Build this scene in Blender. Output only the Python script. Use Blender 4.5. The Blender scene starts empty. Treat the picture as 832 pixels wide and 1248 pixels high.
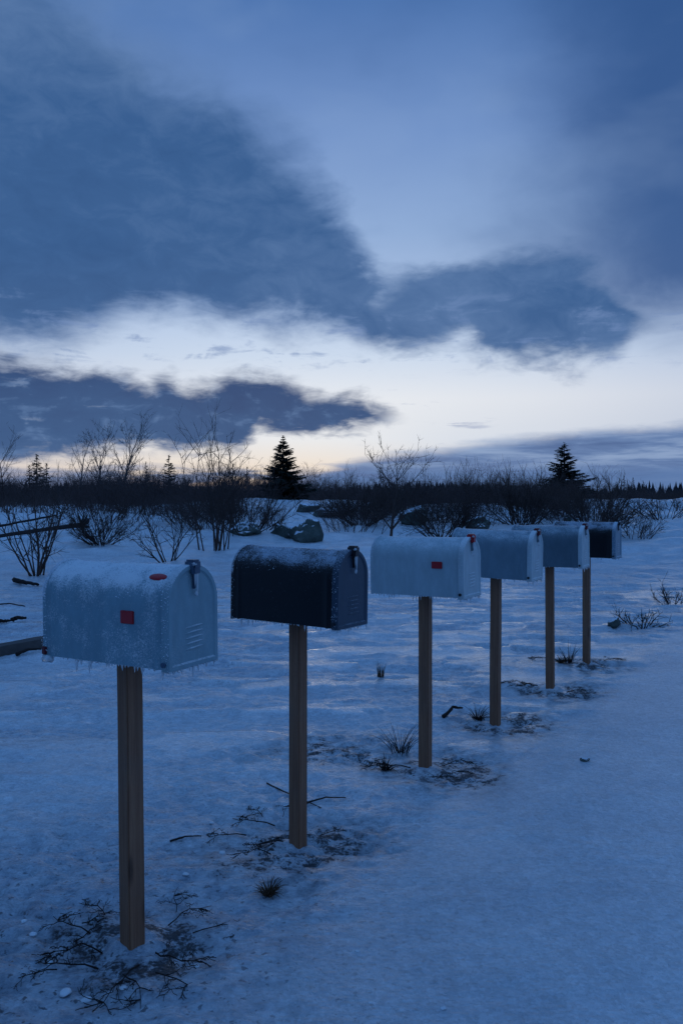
import bpy, bmesh, math, random
import numpy as np
from mathutils import Vector, Matrix, noise as mnoise

random.seed(7)
R = math.radians
S = bpy.context.scene
COL = S.collection
F, HZ, CAMZ = 1000.0, 609.0, 1.45        # focal length in px of an 832x1248 frame, horizon row, eye height

# ------------------------------------------------------------------ objects
def tag(o, label=None, cat=None, group=None, kind=None):
    if label: o['label'] = label
    if cat: o['category'] = cat
    if group: o['group'] = group
    if kind: o['kind'] = kind
    return o

def empty(name, loc, rz=0.0):
    o = bpy.data.objects.new(name, None)
    o.empty_display_size = 0.2
    COL.objects.link(o)
    o.location = loc
    o.rotation_euler = (0, 0, rz)
    return o

def link(name, me, mat=None, parent=None, loc=None, rot=None):
    o = bpy.data.objects.new(name, me)
    COL.objects.link(o)
    if mat is not None and len(me.materials) == 0:
        me.materials.append(mat)
    if parent: o.parent = parent
    if loc is not None: o.location = loc
    if rot is not None: o.rotation_euler = rot
    return o

class MB:
    """collects vertices and faces, then becomes one mesh"""
    def __init__(s): s.v = []; s.f = []
    def add(s, vs, fs):
        b = len(s.v); s.v += [tuple(p) for p in vs]; s.f += [tuple(i + b for i in f) for f in fs]
    def tube(s, pts, radii, n=4, cap=True):
        pts = [Vector(p) for p in pts]
        b = len(s.v)
        for i, p in enumerate(pts):
            d = (pts[min(i + 1, len(pts) - 1)] - pts[max(i - 1, 0)])
            if d.length < 1e-9: d = Vector((0, 0, 1))
            d.normalize()
            a = d.cross(Vector((0.13, 0.97, 0.2)))
            if a.length < 1e-3: a = d.cross(Vector((1, 0, 0)))
            a.normalize(); c = d.cross(a)
            r = radii[i]
            for k in range(n):
                t = 2 * math.pi * k / n
                q = p + (a * math.cos(t) + c * math.sin(t)) * r
                s.v.append(tuple(q))
        for i in range(len(pts) - 1):
            for k in range(n):
                k2 = (k + 1) % n
                s.f.append((b + i * n + k, b + i * n + k2, b + (i + 1) * n + k2, b + (i + 1) * n + k))
        if cap:
            s.f.append(tuple(b + k for k in reversed(range(n))))
            s.f.append(tuple(b + (len(pts) - 1) * n + k for k in range(n)))
    def blade(s, p0, p1, w, side):
        p0 = Vector(p0); p1 = Vector(p1); side = Vector(side) * w
        b = len(s.v)
        s.v += [tuple(p0 - side), tuple(p0 + side), tuple(p1)]
        s.f.append((b, b + 1, b + 2))
    def mesh(s, name, smooth=True, sharp=None):
        me = bpy.data.meshes.new(name)
        me.from_pydata(s.v, [], s.f)
        me.validate()
        if smooth:
            me.polygons.foreach_set('use_smooth', [True] * len(me.polygons))
            if sharp: me.set_sharp_from_angle(angle=R(sharp))
        me.update()
        return me

def bm_mesh(bm, name, smooth=True, sharp=35):
    me = bpy.data.meshes.new(name)
    bmesh.ops.recalc_face_normals(bm, faces=bm.faces)
    bm.to_mesh(me); bm.free()
    if smooth:
        me.polygons.foreach_set('use_smooth', [True] * len(me.polygons))
        if sharp: me.set_sharp_from_angle(angle=R(sharp))
    return me

# ------------------------------------------------------------------ noise / terrain
_rs = np.random.RandomState(4)
_GC = []
for _k in range(8):
    _a = _rs.rand(256, 256) * 2 * math.pi
    _GC.append((np.cos(_a).ravel(), np.sin(_a).ravel()))

def vn(x, y, seed=0):
    x = np.asarray(x, float) + (seed * 37) % 101; y = np.asarray(y, float) + (seed * 53) % 97
    gc, gs = _GC[seed % 8]
    x0 = np.floor(x); y0 = np.floor(y)
    fx = x - x0; fy = y - y0
    ix = x0.astype(np.int32); iy = y0.astype(np.int32)
    ux = fx * fx * fx * (fx * (fx * 6 - 15) + 10); uy = fy * fy * fy * (fy * (fy * 6 - 15) + 10)
    r0 = (iy & 255) << 8; r1 = ((iy + 1) & 255) << 8; c0 = ix & 255; c1 = (ix + 1) & 255
    def g(i, dx, dy): return gc[i] * dx + gs[i] * dy
    a = g(r0 | c0, fx, fy); b = g(r0 | c1, fx - 1, fy); a = a + ux * (b - a)
    c = g(r1 | c0, fx, fy - 1); d = g(r1 | c1, fx - 1, fy - 1); c = c + ux * (d - c)
    return (a + uy * (c - a)) * 1.4

def fbm(x, y, seed=0, oct=4, gain=0.5):
    a = 1.0; s = 0; n = 0
    for i in range(oct):
        s = s + a * vn(x * 2 ** i + 17.3 * i, y * 2 ** i - 9.1 * i, seed + i * 31); n += a; a *= gain
    return s / n

def sst(a, b, x):
    t = np.clip((x - a) / (b - a), 0, 1)
    return t * t * (3 - 2 * t)

POSTS = [(-0.679, 2.67), (-0.183, 3.461), (0.451, 4.42), (0.997, 5.33), (1.588, 6.25), (2.150, 7.21)]

def road_mask(x, y):
    """1 on the smooth packed snow of the road (right of the row of posts)"""
    # line along the row: direction (.52,.854)
    d = (x - POSTS[0][0]) * 0.854 - (y - POSTS[0][1]) * 0.52
    w = 0.12 * vn(x * 1.1, y * 1.1, 5) + 0.05 * vn(x * 4, y * 4, 6)
    return sst(0.22, 0.62, d + w)

def glaze_mask(x, y):
    """smooth sheets of refrozen melt on the open snow left of the road"""
    n = fbm(x / 1.05, y / 0.42, 33, 4, 0.55) + 0.25 * vn(x / 2.8, y / 2.2, 35)
    return sst(-0.01, 0.06, n) * sst(3.6, 5.4, y) * (1 - sst(13, 17, y)) * (1 - 0.92 * road_mask(x, y))

def height(x, y):
    x = np.asarray(x, float); y = np.asarray(y, float)
    near = 1 - sst(9, 22, y)
    rd = road_mask(x, y) * (1 - sst(14, 20, y))
    h = 0.95 * sst(15, 46, y)
    h = h + (0.46 * sst(12, 22, y) * fbm(x / 4.2, y / 3.0, 11, 4) + 0.10 * sst(18, 26, y) * (1 - sst(50, 60, y)) * np.maximum(0, vn(x / 1.3, y / 1.3, 13)))
    h = h + 0.50 * np.exp(-((x + 2.8) / 6) ** 2 - ((y - 45) / 7) ** 2)
    h = h + 0.55 * np.exp(-((x - 19) / 8) ** 2 - ((y - 50) / 8) ** 2)
    h = h + 0.35 * np.exp(-((x - 5.5) / 4) ** 2 - ((y - 36) / 4) ** 2)
    h = h - 0.10 * sst(9, 14, y) * (1 - sst(22, 30, y)) * 0
    # drifts and crust
    gl = glaze_mask(x, y)
    rough = (1 - 0.86 * rd) * (1 - 0.93 * gl)
    h = h + 0.010 * gl
    wob = 0.35 * vn(x / 0.9, y / 0.9, 45) + 0.10 * vn(x / 0.2, y / 0.2, 46)
    h = h + (0.25 + 0.75 * gl) * (1 - rd) * sst(3.6, 5.5, y) * (1 - sst(12, 18, y)) * 0.017 * np.sin(2 * math.pi * (y / 0.78 + wob))
    h = h + rough * sst(4, 8, y) * (1 - sst(35, 70, y)) * 0.085 * fbm(x / 1.3, y / 0.62, 21, 4, 0.58)
    h = h + rough * (1 - sst(10, 25, y)) * 0.036 * fbm(x / 0.60, y / 0.30, 23, 4, 0.55)
    h = h + (1 - 0.80 * rd) * (1 - 0.93 * gl) * (1 - sst(7, 14, y)) * 0.020 * fbm(x / 0.11, y / 0.10, 27, 4, 0.62)
    pit = sst(0.10, 0.42, vn(x / 0.075, y / 0.075, 41))
    pm = sst(0.0, 0.25, fbm(x / 0.8, y / 0.8, 43, 2))
    h = h - rough * near * (1 - sst(4, 7, y)) * 0.016 * pit * pm
    h = h + 0.012 * near * rd * fbm(x / 0.9, y / 0.9, 29, 2)
    # lumps of snow heaped round each post
    for i, (px, py) in enumerate(POSTS):
        dx = x - px; dy = y - py; r2 = dx * dx + dy * dy
        h = h + 0.030 * np.exp(-r2 / 0.11 ** 2) * (1 + 0.8 * vn(x / 0.06, y / 0.06, 51 + i)) - 0.018 * np.exp(-r2 / 0.35 ** 2)
    return h

H0 = float(height(np.array([0.0]), np.array([1.0]))[0])
def hz(x, y):
    return float(height(np.array([float(x)]), np.array([float(y)]))[0])

_ys = np.concatenate([np.arange(1.5, 20, 0.02), np.arange(20, 140, 0.1)])
def hit(px, py):
    """the point of the ground seen at a pixel of the photograph"""
    xs = (px - 416) / F * _ys
    zr = CAMZ - (py - HZ) / F * _ys
    g = height(xs, _ys)
    k = np.argmax(zr <= g) if np.any(zr <= g) else len(_ys) - 1
    return Vector((xs[k], _ys[k], float(g[k])))

def at(px, d):
    x = (px - 416) / F * d
    return Vector((x, d, hz(x, d)))

# ------------------------------------------------------------------ node helpers
class NT:
    def __init__(s, tree): s.t = tree; s.n = tree.nodes; s.l = tree.links
    def node(s, typ, **kw):
        n = s.n.new(typ)
        for k, v in kw.items(): setattr(n, k, v)
        return n
    def put(s, sock, v):
        if isinstance(v, bpy.types.NodeSocket): s.l.new(v, sock)
        elif v is not None: sock.default_value = v
    def m(s, op, a, b=None, c=None, clamp=False):
        n = s.node('ShaderNodeMath', operation=op, use_clamp=clamp)
        for i, v in enumerate((a, b, c)):
            if v is not None: s.put(n.inputs[i], v)
        return n.outputs[0]
    def smooth(s, x, a, b):
        n = s.node('ShaderNodeMapRange', interpolation_type='SMOOTHSTEP')
        s.put(n.inputs[0], x); s.put(n.inputs[1], a); s.put(n.inputs[2], b)
        n.inputs[3].default_value = 0; n.inputs[4].default_value = 1
        return n.outputs[0]
    def lin(s, x, a, b, c=0.0, d=1.0):
        n = s.node('ShaderNodeMapRange')
        s.put(n.inputs[0], x); s.put(n.inputs[1], a); s.put(n.inputs[2], b); s.put(n.inputs[3], c); s.put(n.inputs[4], d)
        return n.outputs[0]
    def mix(s, fac, a, b, blend='MIX'):
        n = s.node('ShaderNodeMix', data_type='RGBA', blend_type=blend)
        s.put(n.inputs[0], fac)
        s.put(n.inputs[6], a if isinstance(a, bpy.types.NodeSocket) else (*a[:3], 1))
        s.put(n.inputs[7], b if isinstance(b, bpy.types.NodeSocket) else (*b[:3], 1))
        return n.outputs[2]
    def noise(s, vec, scale, detail=4, rough=0.55, dist=0.0, out=0):
        n = s.node('ShaderNodeTexNoise')
        s.put(n.inputs['Vector'], vec); n.inputs['Scale'].default_value = scale
        n.inputs['Detail'].default_value = detail; n.inputs['Roughness'].default_value = rough
        n.inputs['Distortion'].default_value = dist
        return n.outputs[out]
    def voro(s, vec, scale, feature='F1', out='Distance'):
        n = s.node('ShaderNodeTexVoronoi', feature=feature)
        s.put(n.inputs['Vector'], vec); n.inputs['Scale'].default_value = scale
        return n.outputs[out]
    def vscale(s, vec, sc):
        n = s.node('ShaderNodeVectorMath', operation='MULTIPLY')
        s.put(n.inputs[0], vec); n.inputs[1].default_value = sc
        return n.outputs[0]
    def ramp(s, fac, stops, interp='LINEAR'):
        n = s.node('ShaderNodeValToRGB'); cr = n.color_ramp; cr.interpolation = interp
        while len(cr.elements) < len(stops): cr.elements.new(0.5)
        for e, (p, c) in zip(cr.elements, stops): e.position = p; e.color = (*c[:3], 1)
        s.put(n.inputs[0], fac)
        return n.outputs[0]
    def curve(s, x, pts):
        n = s.node('ShaderNodeFloatCurve'); c = n.mapping.curves[0]
        pts = sorted(pts)
        c.points[0].location = pts[0]; c.points[1].location = pts[-1]
        for p in pts[1:-1]: c.points.new(*p)
        for p in c.points: p.handle_type = 'AUTO_CLAMPED'
        n.mapping.use_clip = False
        n.mapping.update()
        s.put(n.inputs['Value'], x)
        return n.outputs[0]
    def bump(s, h, strength, dist, normal=None):
        n = s.node('ShaderNodeBump')
        n.inputs['Strength'].default_value = strength; n.inputs['Distance'].default_value = dist
        s.put(n.inputs['Height'], h)
        if normal is not None: s.put(n.inputs['Normal'], normal)
        return n.outputs[0]

def srgb(r, g, b):
    f = lambda c: (c / 255) / 12.92 if c / 255 <= 0.04045 else ((c / 255 + 0.055) / 1.055) ** 2.4
    return (f(r), f(g), f(b))

def material(name):
    m = bpy.data.materials.new(name); m.use_nodes = True
    t = NT(m.node_tree)
    p = m.node_tree.nodes['Principled BSDF']
    return m, t, p

def geo(t): return t.node('ShaderNodeNewGeometry')

# ------------------------------------------------------------------ sky
SUN_AZ, SUN_EL = R(-3.0), R(2.0)          # azimuth clockwise from +Y
def ae(px, py):
    dx = (px - 416) / F
    az = math.atan(dx)
    return math.degrees(az), math.degrees(math.atan((HZ - py) / F * math.cos(az)))

def build_world():
    w = bpy.data.worlds.new('World'); S.world = w; w.use_nodes = True
    t = NT(w.node_tree); t.n.clear()
    out = t.node('ShaderNodeOutputWorld'); bg = t.node('ShaderNodeBackground')
    t.l.new(bg.outputs[0], out.inputs[0])
    tc = t.node('ShaderNodeTexCoord')
    nrm = t.node('ShaderNodeVectorMath', operation='NORMALIZE'); t.l.new(tc.outputs['Generated'], nrm.inputs[0])
    d = nrm.outputs[0]
    sx = t.node('ShaderNodeSeparateXYZ'); t.l.new(d, sx.inputs[0])
    az = t.m('MULTIPLY', t.m('ARCTAN2', sx.outputs[0], sx.outputs[1]), 180 / math.pi)
    el = t.m('MULTIPLY', t.m('ARCSINE', sx.outputs[2]), 180 / math.pi)
    flat = t.vscale(d, (1, 1, 3.2))
    soft = t.vscale(d, (1, 1, 1.7))
    n_big = t.m('SUBTRACT', t.noise(soft, 3.2, 3, 0.5), 0.5)
    n_med = t.m('SUBTRACT', t.noise(soft, 11, 5, 0.55, 0.3), 0.5)
    n_fine = t.m('SUBTRACT', t.noise(flat, 26, 6, 0.6, 0.4), 0.5)
    n_strk = t.m('SUBTRACT', t.noise(t.vscale(d, (1, 1, 9.0)), 9, 5, 0.6, 0.3), 0.5)
    n_med2 = t.m('SUBTRACT', t.noise(t.vscale(d, (1.3, 1, 2.4)), 17, 5, 0.6, 0.5, ), 0.5)

    # clear twilight gradient: towards the sunset, and away from it
    eln = t.lin(el, 0, 60)
    front = t.ramp(eln, [(0.0, srgb(228, 176, 140)), (0.028, srgb(241, 222, 200)), (0.07, srgb(234, 235, 237)),
                         (0.115, srgb(232, 235, 240)), (0.165, srgb(205, 219, 238)), (0.22, srgb(178, 200, 232)),
                         (0.30, srgb(146, 174, 215)), (0.40, srgb(116, 148, 200)), (0.52, srgb(80, 118, 176)), (0.75, srgb(86, 142, 214))])
    cool = t.m('MULTIPLY', t.m('MULTIPLY', t.smooth(az, -3, 10), 0.75), t.m('SUBTRACT', 1.0, t.smooth(el, 3.0, 8.0)))
    front = t.mix(cool, front, srgb(214, 222, 234))
    back = t.ramp(eln, [(0.0, srgb(84, 118, 170)), (0.12, srgb(100, 136, 190)), (0.3, srgb(98, 139, 196)), (0.52, srgb(84, 126, 184)), (0.75, srgb(86, 142, 214))])
    da = t.m('DIVIDE', t.m('ADD', az, 1.0), 42.0)
    glow = t.m('POWER', 2.718, t.m('MULTIPLY', t.m('MULTIPLY', da, da), -1.0))
    col = t.mix(glow, back, front)

    azn = t.lin(az, -40, 40)
    def C(pts):   # boundary curve drawn through (px,py) points, returned in degrees of elevation
        q = []
        for px, py in pts:
            a, e = ae(px, py); q.append(((a + 40) / 80, (e + 10) / 60))
        return lambda a_: t.m('SUBTRACT', t.m('MULTIPLY', t.curve(a_, q), 60), 10)
    def layer(top, bot, wa, we, soft_t, soft_b, wob=0.6, streak=0.0):
        a_ = t.m('ADD', azn, t.m('MULTIPLY', n_med, wa / 80.0))
        e_ = t.m('ADD', el, t.m('ADD', t.m('MULTIPLY', n_med, we), t.m('MULTIPLY', n_fine, we * wob)))
        if streak: e_ = t.m('ADD', e_, t.m('MULTIPLY', n_strk, streak))
        a = t.smooth(t.m('SUBTRACT', C(top)(a_), e_), t.m('MULTIPLY', soft_t, -1.0), soft_t)
        b = t.smooth(t.m('SUBTRACT', e_, C(bot)(a_)), t.m('MULTIPLY', soft_b, -1.0), soft_b)
        return t.m('MULTIPLY', a, b)

    # soft veil, upper right
    vz = t.m('ADD', az, t.m('ADD', t.m('MULTIPLY', n_big, 14.0), t.m('MULTIPLY', n_med, 6.0)))
    veil = t.m('MULTIPLY', t.smooth(vz, 5.0, 22.0), t.smooth(t.m('ADD', el, t.m('MULTIPLY', n_med, 5.0)), 8.5, 15.0))
    veil = t.m('MULTIPLY', veil, t.m('SUBTRACT', 1.0, t.smooth(az, 40, 80)))
    col = t.mix(t.m('MULTIPLY', veil, 0.9), col, srgb(48, 84, 138))
    # thin broken layers drifting through the open part of the sky
    thin = t.noise(t.vscale(d, (1.0, 1.0, 2.0)), 4.0, 4, 0.5, 0.15)
    hi = t.smooth(el, 12, 19)
    col = t.mix(t.m('MULTIPLY', t.m('MULTIPLY', t.smooth(thin, 0.48, 0.70), hi), 0.42), col, srgb(66, 102, 156))
    col = t.mix(t.m('MULTIPLY', t.m('MULTIPLY', t.smooth(thin, 0.46, 0.30), hi), 0.12), col, srgb(150, 178, 216))
    # large dark bank, upper left, with its tail to the right
    A = layer([(-300, -260), (-60, -160), (40, -60), (130, 20), (200, 70), (270, 120), (330, 160), (380, 205), (425, 262), (452, 312),
               (478, 338), (510, 328), (560, 330), (600, 318), (640, 300), (690, 308), (730, 332), (765, 362), (800, 398), (900, 430)],
              [(-300, 395), (0, 410), (60, 416), (105, 405), (150, 388), (250, 384), (330, 388), (400, 402), (450, 420), (520, 426), (560, 418),
               (620, 430), (700, 444), (742, 436), (775, 402), (800, 390), (900, 380)], 5.0, 4.0, t.lin(az, -3, 6, 3.2, 1.1), t.lin(az, -3, 6, 1.7, 1.1), 0.42)
    shade = t.m('ADD', t.m('MULTIPLY', n_big, 0.9), t.m('MULTIPLY', n_med2, 0.7))
    shA = t.m('ADD', t.m('ADD', 0.5, shade), t.m('MULTIPLY', t.smooth(az, -2, 10), 0.22), clamp=True)
    shA = t.m('ADD', shA, t.m('MULTIPLY', t.smooth(el, 22, 30), 0.35), clamp=True)
    colA = t.ramp(shA, [(0.0, srgb(38, 74, 122)), (0.5, srgb(54, 92, 142)), (1.0, srgb(90, 122, 168))])
    halo = t.m('MULTIPLY', A, t.m('SUBTRACT', 1.0, A))
    colA = t.mix(t.m('MULTIPLY', halo, t.m('MULTIPLY', t.m('SUBTRACT', 1.0, t.smooth(az, -1, 6)), 1.5)), colA, srgb(104, 136, 186))
    col = t.mix(t.m('MULTIPLY', A, 0.95), col, colA)
    # torn fringe under the bank
    fr = t.m('MULTIPLY', t.smooth(t.m('ADD', n_med2, n_strk), 0.05, 0.30),
             t.m('MULTIPLY', t.smooth(el, 8.2, 10.0), t.m('SUBTRACT', 1.0, t.smooth(el, 12.0, 15.0))))
    col = t.mix(t.m('MULTIPLY', fr, 0.62), col, srgb(112, 138, 184))
    # low right bank
    Cc = layer([(-300, 700), (350, 600), (420, 566), (470, 556), (520, 549), (560, 545), (590, 541), (640, 534), (700, 528), (770, 523), (832, 517), (1000, 500)],
               [(-300, 900), (1000, 900)], 2.0, 0.9, 0.55, 0.5, 0.5, 1.1)
    bands = t.smooth(t.m('ADD', t.m('MULTIPLY', n_strk, 1.0), t.m('MULTIPLY', t.m('SUBTRACT', el, 2.2), -0.03)), -0.20, 0.22)
    colC = t.ramp(bands, [(0.0, srgb(132, 156, 194)), (0.45, srgb(90, 120, 168)), (1.0, srgb(62, 93, 144))])
    col = t.mix(t.m('MULTIPLY', Cc, 0.93), col, colC)
    # low left bank
    B = layer([(-300, 425), (0, 437), (50, 446), (100, 453), (150, 461), (178, 470), (210, 458), (238, 471), (258, 468), (290, 459), (330, 465),
               (370, 473), (405, 479), (440, 486), (465, 500), (490, 520), (560, 560), (1000, 900)],
              [(-300, 566), (0, 562), (100, 550), (180, 546), (240, 547), (296, 544), (310, 534), (322, 519), (350, 522), (400, 527), (440, 521),
               (468, 513), (490, 508), (560, 500), (1000, 300)], 4.2, 2.5, 1.0, 0.7, 0.9)
    shB = t.m('ADD', t.m('ADD', 0.45, shade), t.m('MULTIPLY', t.m('SUBTRACT', 4.2, el), 0.10), clamp=True)
    colB = t.ramp(shB, [(0.0, srgb(34, 66, 114)), (0.5, srgb(46, 83, 131)), (1.0, srgb(72, 107, 154))])
    colB = t.mix(t.m('MULTIPLY', t.smooth(t.m('ADD', n_med2, t.m('MULTIPLY', n_fine, 0.8)), 0.04, 0.26), 0.5), colB, srgb(92, 124, 170))
    B = t.m('MULTIPLY', B, t.m('SUBTRACT', 1.0, t.m('MULTIPLY', t.smooth(t.m('ADD', n_strk, n_med2), 0.20, 0.36), 0.10)))
    col = t.mix(t.m('MULTIPLY', B, 0.96), col, colB)
    # wisps beside it
    wsp = t.m('MULTIPLY', t.smooth(t.m('ADD', n_strk, t.m('MULTIPLY', n_fine, 0.6)), 0.10, 0.26),
              t.m('MULTIPLY', t.smooth(el, 3.4, 4.6), t.m('SUBTRACT', 1.0, t.smooth(el, 6.5, 9.0))))
    wsp = t.m('MULTIPLY', wsp, t.m('MULTIPLY', t.smooth(az, -2, 2), t.m('SUBTRACT', 1.0, t.smooth(az, 8, 12))))
    col = t.mix(t.m('MULTIPLY', wsp, 0.55), col, srgb(120, 138, 180))
    # violet haze lying on the horizon, torn open on the sunset side
    hze = t.m('SUBTRACT', 1.0, t.smooth(t.m('ADD', el, t.m('MULTIPLY', n_strk, 2.2)), 1.5, 2.5))
    gap = t.m('MULTIPLY', t.smooth(t.m('ADD', n_strk, t.m('MULTIPLY', n_med, 0.5)), -0.06, 0.10), t.m('MULTIPLY', t.smooth(az, -16.5, -14), t.m('SUBTRACT', 1.0, t.smooth(az, -5.5, -3.5))))
    hze = t.m('MULTIPLY', hze, t.m('SUBTRACT', 1.0, t.m('MULTIPLY', gap, 0.85)))
    col = t.mix(t.m('MULTIPLY', hze, 0.88), col, srgb(90, 120, 168))

    # physical twilight sky mixed in at negligible strength
    sky = t.node('ShaderNodeTexSky', sky_type='NISHITA', sun_disc=False)
    sky.sun_elevation = SUN_EL; sky.sun_rotation = SUN_AZ
    add = t.node('ShaderNodeMix', data_type='RGBA', blend_type='ADD'); add.inputs[0].default_value = 0.0001
    t.l.new(col, add.inputs[6]); t.l.new(sky.outputs[0], add.inputs[7])
    t.l.new(add.outputs[2], bg.inputs[0]); bg.inputs[1].default_value = 1.0
build_world()

sd = bpy.data.lights.new('sun', 'SUN'); sd.energy = 0.035; sd.angle = R(8); sd.color = (1.0, 0.88, 0.76)
so = bpy.data.objects.new('sun', sd); COL.objects.link(so)
sv = Vector((math.sin(SUN_AZ) * math.cos(SUN_EL), math.cos(SUN_AZ) * math.cos(SUN_EL), math.sin(SUN_EL)))
so.rotation_euler = sv.to_track_quat('Z', 'Y').to_euler()
so.location = (0, 0, 20)

# ------------------------------------------------------------------ camera
cd = bpy.data.cameras.new('camera'); cam = bpy.data.objects.new('camera', cd); COL.objects.link(cam)
cam.location = (0, 0, CAMZ); cam.rotation_euler = (R(90), 0, 0)
cd.sensor_fit = 'VERTICAL'; cd.sensor_height = 36; cd.lens = 36 * F / 1248
cd.shift_y = -(624 - HZ) / 1248
cd.clip_start = 0.05; cd.clip_end = 6000
S.camera = cam

# ------------------------------------------------------------------ materials
def mat_ground():
    m, t, p = material('snow_crust')
    g = geo(t); pos = g.outputs['Position']
    deb = t.node('ShaderNodeAttribute', attribute_name='debris').outputs['Fac']
    icy = t.node('ShaderNodeAttribute', attribute_name='ice').outputs['Fac']
    n1 = t.noise(pos, 1.6, 5, 0.6); n2 = t.noise(pos, 14, 5, 0.6); n3 = t.noise(pos, 70, 4, 0.6); n4 = t.noise(pos, 260, 3, 0.6)
    strk = t.noise(t.vscale(pos, (1.0, 2.6, 1.0)), 3.0, 6, 0.62, 0.5)
    im = t.smooth(t.m('ADD', t.m('MULTIPLY', strk, 0.7), t.m('MULTIPLY', n2, 0.35)), 0.46, 0.62)
    ice = t.m('MULTIPLY', im, icy)
    col = t.mix(t.smooth(n1, 0.3, 0.7), (0.66, 0.72, 0.78), (0.84, 0.88, 0.92))
    col = t.mix(t.m('MULTIPLY', ice, 0.75), col, (0.44, 0.53, 0.64))
    gla = t.node('ShaderNodeAttribute', attribute_name='glaze').outputs['Fac']
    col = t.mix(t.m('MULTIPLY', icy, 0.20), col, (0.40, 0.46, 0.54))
    col = t.mix(t.m('MULTIPLY', gla, t.m('ADD', 0.25, t.m('MULTIPLY', t.smooth(strk, 0.40, 0.58), 0.55))), col, (0.90, 0.92, 0.95))  # whitens the glaze: glint brightness painted into the snow colour
    relief_tone = t.smooth(t.m('ADD', t.m('MULTIPLY', n3, 0.6), t.m('MULTIPLY', n2, 0.4)), 0.50, 0.64)
    col = t.mix(t.m('MULTIPLY', relief_tone, t.m('MULTIPLY', icy, 0.55)), col, (0.24, 0.31, 0.40))  # crust speckle, with bump shading painted into the colour
    vignette = t.node('ShaderNodeAttribute', attribute_name='dark').outputs['Fac']
    col = t.mix(t.m('MULTIPLY', vignette, t.m('ADD', 0.40, t.m('MULTIPLY', t.smooth(n2, 0.42, 0.62), 0.35))), col, (0.16, 0.23, 0.31))  # vignette tone painted into the snow albedo
    spk = t.smooth(t.noise(pos, 38, 3, 0.5), 0.60, 0.68)
    col = t.mix(t.m('MULTIPLY', spk, t.m('ADD', t.m('MULTIPLY', vignette, 0.75), t.m('MULTIPLY', icy, 0.22))), col, (0.05, 0.06, 0.08))
    cell = t.node('ShaderNodeTexVoronoi'); t.l.new(pos, cell.inputs['Vector']); cell.inputs['Scale'].default_value = 85
    fl = t.node('ShaderNodeSeparateColor'); t.l.new(cell.outputs['Color'], fl.inputs[0])
    cell2 = t.node('ShaderNodeTexVoronoi'); t.l.new(pos, cell2.inputs['Vector']); cell2.inputs['Scale'].default_value = 30
    fl2 = t.node('ShaderNodeSeparateColor'); t.l.new(cell2.outputs['Color'], fl2.inputs[0])
    gv = t.m('ADD', t.m('MULTIPLY', fl.outputs[0], 0.6), t.m('MULTIPLY', fl2.outputs[0], 0.4))
    gv = t.m('ADD', 0.80, t.m('MULTIPLY', gv, 0.34))
    vm = t.node('ShaderNodeVectorMath', operation='SCALE'); t.l.new(col, vm.inputs[0]); t.l.new(gv, vm.inputs['Scale']); col = vm.outputs[0]
    # dark litter round the posts
    sp = t.m('ADD', t.m('MULTIPLY', n3, 0.55), t.m('MULTIPLY', n2, 0.5))
    thr = t.m('SUBTRACT', 0.80, t.m('MULTIPLY', deb, 0.35))
    dm = t.smooth(t.m('SUBTRACT', sp, thr), 0.0, 0.11)
    col = t.mix(t.m('MULTIPLY', t.smooth(deb, 0.05, 0.9), t.m('ADD', 0.15, t.m('MULTIPLY', t.smooth(n2, 0.38, 0.62), 0.5))), col, (0.15, 0.155, 0.175))
    col = t.mix(t.m('MULTIPLY', dm, 0.85), col, (0.040, 0.034, 0.034))
    t.put(p.inputs['Base Color'], col)
    ro = t.m('SUBTRACT', 0.58, t.m('MULTIPLY', ice, 0.40))
    ro = t.m('ADD', ro, t.m('MULTIPLY', dm, 0.3), clamp=True)
    t.put(p.inputs['Roughness'], ro)
    p.inputs['IOR'].default_value = 1.33
    h = t.m('ADD', t.m('MULTIPLY', n3, 0.45), t.m('MULTIPLY', n4, 0.22))
    h = t.m('ADD', h, t.m('MULTIPLY', n2, 1.1))
    rip = t.noise(t.vscale(pos, (1.0, 2.2, 1.0)), 26, 4, 0.6, 0.4)
    h = t.m('ADD', h, t.m('MULTIPLY', rip, 1.3))
    h = t.m('ADD', h, t.m('MULTIPLY', fl.outputs[0], 0.18))
    nb = t.bump(h, 0.9, 0.022)
    t.put(p.inputs['Normal'], nb)
    # glaze of refrozen melt over the crust
    gl = t.node('ShaderNodeAttribute', attribute_name='glaze').outputs['Fac']
    glaze = t.smooth(t.m('ADD', t.m('MULTIPLY', strk, 0.8), t.m('MULTIPLY', n1, 0.3)), 0.44, 0.60)
    cw = t.m('MAXIMUM', t.m('MULTIPLY', gl, 1.0), t.m('ADD', t.m('MULTIPLY', t.m('MULTIPLY', glaze, icy), 0.35), t.m('SUBTRACT', 0.50, t.m('MULTIPLY', icy, 0.25))))
    t.put(p.inputs['Coat Weight'], t.m('MULTIPLY', cw, t.m('SUBTRACT', 1.0, dm), clamp=True))
    t.put(p.inputs['Coat Roughness'], t.m('SUBTRACT', 0.26, t.m('MULTIPLY', gl, 0.18)))
    p.inputs['Coat IOR'].default_value = 1.72
    hc = t.m('ADD', t.m('MULTIPLY', n2, 0.8), t.m('MULTIPLY', rip, 1.1))
    hc = t.m('ADD', hc, t.m('MULTIPLY', n3, 0.25))
    t.put(p.inputs['Coat Normal'], t.bump(hc, 0.24, 0.02))
    return m

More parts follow.
